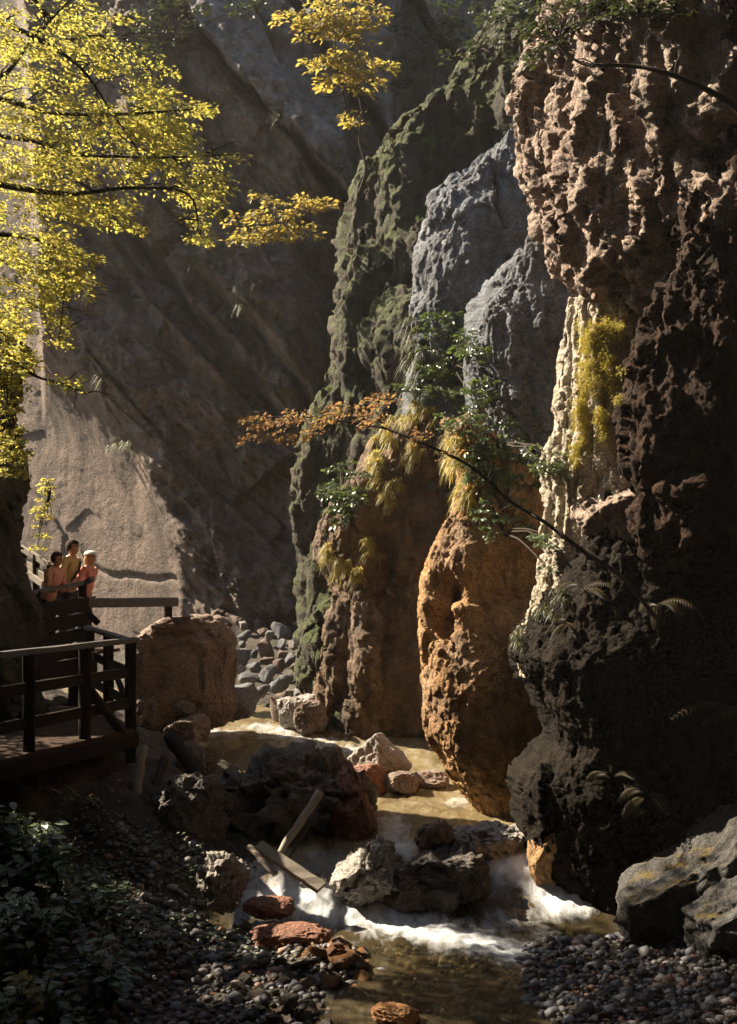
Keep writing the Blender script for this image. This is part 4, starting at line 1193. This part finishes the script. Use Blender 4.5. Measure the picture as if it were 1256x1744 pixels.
# ================================================================== visitors
M['skin'] = plain_mat('skin', (.50, .26, .17), .55, .08)
SKINM = M['skin']


def person(label, loc, rz, h, shirt, legs_col, hair_col, hair_long, hands, lean, hat=None, bag=None):
    """skeleton grown into one body; local x is forward, hands = two points in world space"""
    root = tag(empty('person', loc, rz), label, 'person', 'visitors on the walkway')
    k = h / 1.75
    inv = (Matrix.Translation(Vector(loc)) @ Matrix.Rotation(rz, 4, 'Z')).inverted()
    hl, hr = [inv @ Vector(p) for p in hands]
    V, R_, E = [], [], []

    def v(p, r, frm=None):
        V.append(Vector(p)); R_.append(r * k)
        if frm is not None: E.append((frm, len(V) - 1))
        return len(V) - 1
    L = lean
    pel = v((0, 0, .95 * k), .125)
    wst = v((L * .35, 0, 1.10 * k), .115, pel)
    che = v((L * .8, 0, 1.30 * k), .14, wst)
    shd = v((L, 0, 1.44 * k), .09, che)
    nck = v((L * 1.05 + .01, 0, 1.51 * k), .052, shd)
    jaw = v((L * 1.1 + .03, 0, 1.575 * k), .07, nck)
    hd = v((L * 1.1 + .03, 0, 1.65 * k), .088, jaw)
    tp = v((L * 1.1 + .015, 0, 1.715 * k), .062, hd)
    v((L * 1.1 + .125, 0, 1.625 * k), .014, hd)                      # nose
    for s in (-1, 1): v((L * 1.1 + .02, s * .09 * k, 1.63 * k), .014, hd)   # ears
    joints = {}
    for s, hand in ((1, hl), (-1, hr)):
        a = v((L, s * .17 * k, 1.42 * k), .062, shd)
        shp = V[a]
        mid = shp.lerp(hand, .5); full = .58 * k
        gap = (hand - shp).length; drop = math.sqrt(max(full * full - gap * gap, 0)) * .5
        elb = v(mid + Vector((-.10, s * .05, -drop * .8)), .042, a)
        wr = v(hand + (V[elb] - hand).normalized() * .09, .028, elb)
        d = (hand - V[elb]).normalized(); side = d.cross(Vector((0, 0, 1))).normalized()
        plm = v(V[wr] + d * .06, .026, wr)
        for f, (off, ln) in enumerate(((-.024, .062), (-.008, .072), (.009, .068), (.024, .054))):
            b0 = v(V[plm] + d * .025 + side * off, .010, plm)
            b1 = v(V[b0] + d * ln * .55 + Vector((0, 0, -.004)), .009, b0)
            v(V[b1] + d * ln * .35 + Vector((0, 0, -.022)), .008, b1)
        t0 = v(V[wr] + d * .035 + side * (.03 * -s), .011, wr); v(V[t0] + d * .035 + side * (.02 * -s) + Vector((0, 0, -.008)), .009, t0)
        joints[s] = (a, elb, wr)
    for s in (-1, 1):
        hp = v((0, s * .09 * k, .90 * k), .095, pel); kn = v((.03, s * .10 * k, .50 * k), .06, hp)
        an = v((-.02, s * .10 * k, .09 * k), .042, kn); v((.14, s * .11 * k, .035 * k), .036, an)

    def grow(name, vs, es, rs, mat, par, sub=2):
        me = bpy.data.meshes.new(name); me.from_pydata([tuple(p) for p in vs], es, []); me.update()
        o = link(name, me, mat, par)
        sk = o.modifiers.new('skin', 'SKIN'); sk.use_smooth_shade = True
        for q, r in zip(me.skin_vertices[0].data, rs): q.radius = (r, r)
        me.skin_vertices[0].data[0].use_root = True
        sb = o.modifiers.new('smooth', 'SUBSURF'); sb.levels = sub; sb.render_levels = sub
        return o
    cl = bpy.data.textures.get('folds') or bpy.data.textures.new('folds', 'CLOUDS'); cl.noise_scale = .09

    def folds(o):
        o.modifiers['smooth'].levels = o.modifiers['smooth'].render_levels = 3
        m = o.modifiers.new('folds', 'DISPLACE'); m.texture = cl; m.strength = .045; m.mid_level = .5; m.texture_coords = 'GLOBAL'
    grow('body', V, E, R_, SKINM, root)
    # shirt: the same trunk and upper arms, a little fuller
    idx = [pel, wst, che, shd]; vs = [V[i] for i in idx]; rs = [R_[i] + .012 for i in idx]; es = [(0, 1), (1, 2), (2, 3)]
    rs[3] = .085 * k
    for s in (1, -1):
        a, e, w_ = joints[s]
        vs.append(V[a]); rs.append(.078 * k); es.append((3, len(vs) - 1))
        vs.append(V[a].lerp(V[e], .8)); rs.append(.066 * k); es.append((len(vs) - 2, len(vs) - 1))
    folds(grow('shirt', vs, es, rs, shirt, root))
    vs, rs, es = [V[pel]], [.14 * k], []
    for s in (-1, 1):
        b = len(vs)
        vs += [Vector((0, s * .09 * k, .88 * k)), Vector((.03, s * .10 * k, .5 * k)), Vector((-.02, s * .10 * k, .12 * k))]; rs += [.105 * k, .075 * k, .062 * k]
        es += [(0, b), (b, b + 1), (b + 1, b + 2)]
    folds(grow('trousers', vs, es, rs, legs_col, root))
    # hair: a cap over the skull, open at the face
    S, F = ico(4); S = S.copy()
    hc = Vector((L * 1.1 + .018, 0, 1.655 * k))
    keep = S[:, 0] < .45 + .5 * (S[:, 2] > .35)
    low = -.35 if not hair_long else -1.0
    Sv = S * np.array([.112, .098, .112]) * k
    Sv[:, 2] = np.where(S[:, 2] < low, Sv[:, 2] * 1.0, Sv[:, 2])
    if hair_long: Sv[:, 2] = np.where(S[:, 2] < -.1, Sv[:, 2] * 2.1, Sv[:, 2]); Sv[:, 0] -= .02 * (S[:, 2] < -.1)
    Sv *= (1 + .05 * fbm(S * 5, 3))[:, None]
    ok = keep[F].all(1) & ((S[F][:, :, 2] > low - .2).all(1) | (S[F][:, :, 0] < -.1).all(1))
    ho_ = link('hair', mesh('hair', Sv + np.array(hc), F[ok]), hair_col, root)
    sd = ho_.modifiers.new('thick', 'SOLIDIFY'); sd.thickness = .012
    for s in (-1, 1):
        S3, F3 = ico(2); link('eye', mesh('eye', S3 * .011 + np.array((L * 1.1 + .113, s * .033 * k, 1.655 * k)), F3), M['eye'], root)
    S3, F3 = ico(2); link('mouth', mesh('mouth', S3 * (.008, .024, .006) + np.array((L * 1.1 + .103, 0, 1.583 * k)), F3), M['lip'], root)
    if hat:
        Sh = S * np.array([.125, .115, .09]) * k; okh = (S[F][:, :, 2] > .05).all(1)
        ht = link('cap', mesh('cap', Sh + np.array(hc) + (0, 0, .025), F[okh]), hat, root); ht.modifiers.new('thick', 'SOLIDIFY').thickness = .012
    if bag:
        mb = MB(); mb.tube([Vector((L + .10, .10 * k, 1.42 * k)), Vector((L * .8 + .16, .02, 1.28 * k)), Vector((L * .4 + .14, -.08, 1.12 * k))], .018, 6)
        mb.build('strap', bag, root, True)
    return root


M['eye'] = plain_mat('eye', (.02, .015, .012), .3)
M['lip'] = plain_mat('lip', (.35, .12, .1), .5)
M['hair_brown'] = plain_mat('brown hair', (.05, .022, .012), .95, .4, 60)
M['hair_fair'] = plain_mat('fair hair', (.42, .26, .12), .5, .3, 60)
M['pink'] = plain_mat('pink shirt', (.62, .30, .25), .8, .12)
M['ochre'] = plain_mat('ochre shirt', (.60, .42, .16), .8, .12)
M['rose'] = plain_mat('rose top', (.66, .24, .20), .8, .15)
M['trousers'] = plain_mat('dark trousers', (.03, .028, .03), .8)
M['capwhite'] = plain_mat('white cap', (.75, .72, .66), .8, .05)
M['strap'] = plain_mat('black strap', (.02, .02, .02), .6)
ZU = 2.52
pm = at(113, 940, 19.4); pw = at(90, 960, 18.7); pc = at(141, 955, 19.7)
person('man in an ochre shirt with a dark strap, standing tallest between the other two', (pm.x, 19.4, ZU), -.45, 1.76, M['ochre'], M['trousers'], M['hair_brown'], False, (at(128, 998, 19.1), at(122, 1000, 18.9)), .10, None, M['strap'])
person('woman in a pink top with short brown hair leaning on the rail, leftmost visitor', (pw.x - .05, 18.55, ZU), -.45, 1.56, M['pink'], M['trousers'], M['hair_brown'], False, (at(118, 1000, 18.6), at(105, 1003, 18.3)), .16)
person('girl in a rose top with a white cap at the end of the rail', (pc.x, 19.75, ZU), -.5, 1.58, M['rose'], M['trousers'], M['hair_fair'], True, (at(146, 994, 19.5), at(140, 995, 19.3)), .12, M['capwhite'])

# ================================================================== stones
VAR = {}
for nm in ('grey', 'pale', 'wet', 'bould', 'rust', 'orange'):
    for k in range(4):
        Vs, Fs = stone_shape((1, .8 + .1 * k, .62 + .05 * k), sub=3, seed=100 + k * 7, n=2.6, cuts=11 + 2 * k, cutmin=.38, rough=.05)
        VAR[nm, k] = mesh('stone', Vs, Fs); VAR[nm, k].materials.append(M[nm])


def stone(name, p, r, nm, label, catg, group):
    o = bpy.data.objects.new(name, VAR[nm, random.randrange(4)]); COL.objects.link(o)
    o.location = p; s = [r * random.uniform(.8, 1.2) for _ in range(3)]
    o.scale = s; o.rotation_euler = (random.uniform(-.4, .4), random.uniform(-.4, .4), random.uniform(0, 6.28))
    return tag(o, label, catg, group)


def gz(x, y): return float(ground_z(np.array([[x]]), np.array([[y]]))[0, 0])


# heap of rounded boulders at the gorge mouth
random.seed(77)
done = []
for k in range(420):
    py = random.uniform(1062, 1205); t = (py - 1062) / 143
    Y = 29.5 - 7.2 * t ** .8; px = random.uniform(405 + 5 * t, 530)
    r = random.uniform(9, 26) * (.75 + .5 * t)
    if any(math.hypot(px - a, (py - b) * 1.35) < (r + c) * .74 for a, b, c in done): continue
    done.append((px, py, r))
    p = at(px, py, Y)
    so_ = stone('boulder', p, r / FOC * Y, random.choice(['grey', 'grey', 'pale', 'bould']), 'rounded boulder in the heap between the huge brown boulder and the pillar', 'boulder', 'rounded boulders heaped at the gorge mouth'); so_.scale.z *= 1.4
# river stones
n = 0
random.seed(5)
spots = []
while n < 296:
    if n < 130:
        px, py = random.uniform(880, 1290), random.uniform(1600, 1760)
        if py < 1680 - (px - 800) * .27 and py < 1605 + random.uniform(0, 20): continue
        nm = random.choice(['grey', 'wet', 'wet', 'grey', 'bould', 'rust' if random.random() < .3 else 'wet']); g = 'stones of the gravel bar'; lb = 'loose stone on the gravel bar at the lower right'
    elif n < 190:
        px, py = random.uniform(270, 430), random.uniform(1475, 1665); nm = random.choice(['grey', 'pale', 'wet', 'grey']); g = 'stones on the left shore'; lb = 'loose stone on the shore by the crumbly pale boulder'
    elif n < 215:
        px, py = random.uniform(535, 640), random.uniform(1600, 1690); nm = 'orange'; g = 'orange stones'; lb = 'orange stone in the sunlit patch of the shallows'
    else:
        px, py = random.uniform(400, 860), random.uniform(1640, 1780); nm = random.choice(['wet', 'bould', 'wet']); g = 'stones in the shallows'; lb = 'dark wet stone in the shallow water at the bottom'
    Y = 4 * FOC / (py - HOR)
    for _ in range(4):
        x = (px - 628) / FOC * Y; z = gz(x, Y); Y = (CAMH - z) * FOC / (py - HOR)
    x = (px - 628) / FOC * Y; r = random.uniform(.03, .075) if n < 190 else random.uniform(.05, .13)
    stone('river_stone', (x, Y, gz(x, Y) + r * .2), r, nm, lb, 'stone', g); n += 1
# the finer gravel between them
Vs, Fs = stone_shape((1, .85, .65), sub=1, seed=3, n=2.2, cuts=5, rough=.08)
m = 16000
xs = np.concatenate([RNG.uniform(.6, 4.6, 9000), RNG.uniform(-3.0, 1.2, 7000)]); ys = np.concatenate([RNG.uniform(8.5, 13.5, 9000), RNG.uniform(8.5, 14.6, 7000)])
zz = ground_z(xs[:, None], ys[:, None])[:, 0]
rr = RNG.gamma(2.2, .011, m) + .012
an = RNG.uniform(0, 6.28, m); ca, sa = np.cos(an), np.sin(an)
G = Vs[None] * rr[:, None, None] * RNG.uniform(.7, 1.3, (m, 1, 3))
Gx = G[..., 0] * ca[:, None] - G[..., 1] * sa[:, None] + xs[:, None]; Gy = G[..., 0] * sa[:, None] + G[..., 1] * ca[:, None] + ys[:, None]
GV = np.stack([Gx, Gy, G[..., 2] + (zz + rr * .15)[:, None]], -1).reshape(-1, 3)
GF = (Fs[None] + (np.arange(m) * len(Vs))[:, None, None]).reshape(-1, 3)
t = NT('mixed gravel'); r_ = t.n('NewGeometry').outputs['Random Per Island']
c = t.ramp(r_, [(0, (.05, .04, .035)), (.3, (.13, .125, .125)), (.5, (.18, .18, .2)), (.7, (.08, .07, .06)), (.85, (.25, .23, .22)), (.95, (.28, .15, .1))], 'CONSTANT')
c = t.mix(.5, c, t.ramp(t.noise(t.coord(), 30, 5), [(.3, .5), (.7, 1.3)]), 'MULTIPLY')
M['gravel'] = t.finish(t.n('BsdfPrincipled', Base__Color=c, Roughness=.65).outputs[0])
tag(link('gravel', mesh('gravel', GV, GF, smooth=True), M['gravel']), kind='stuff')
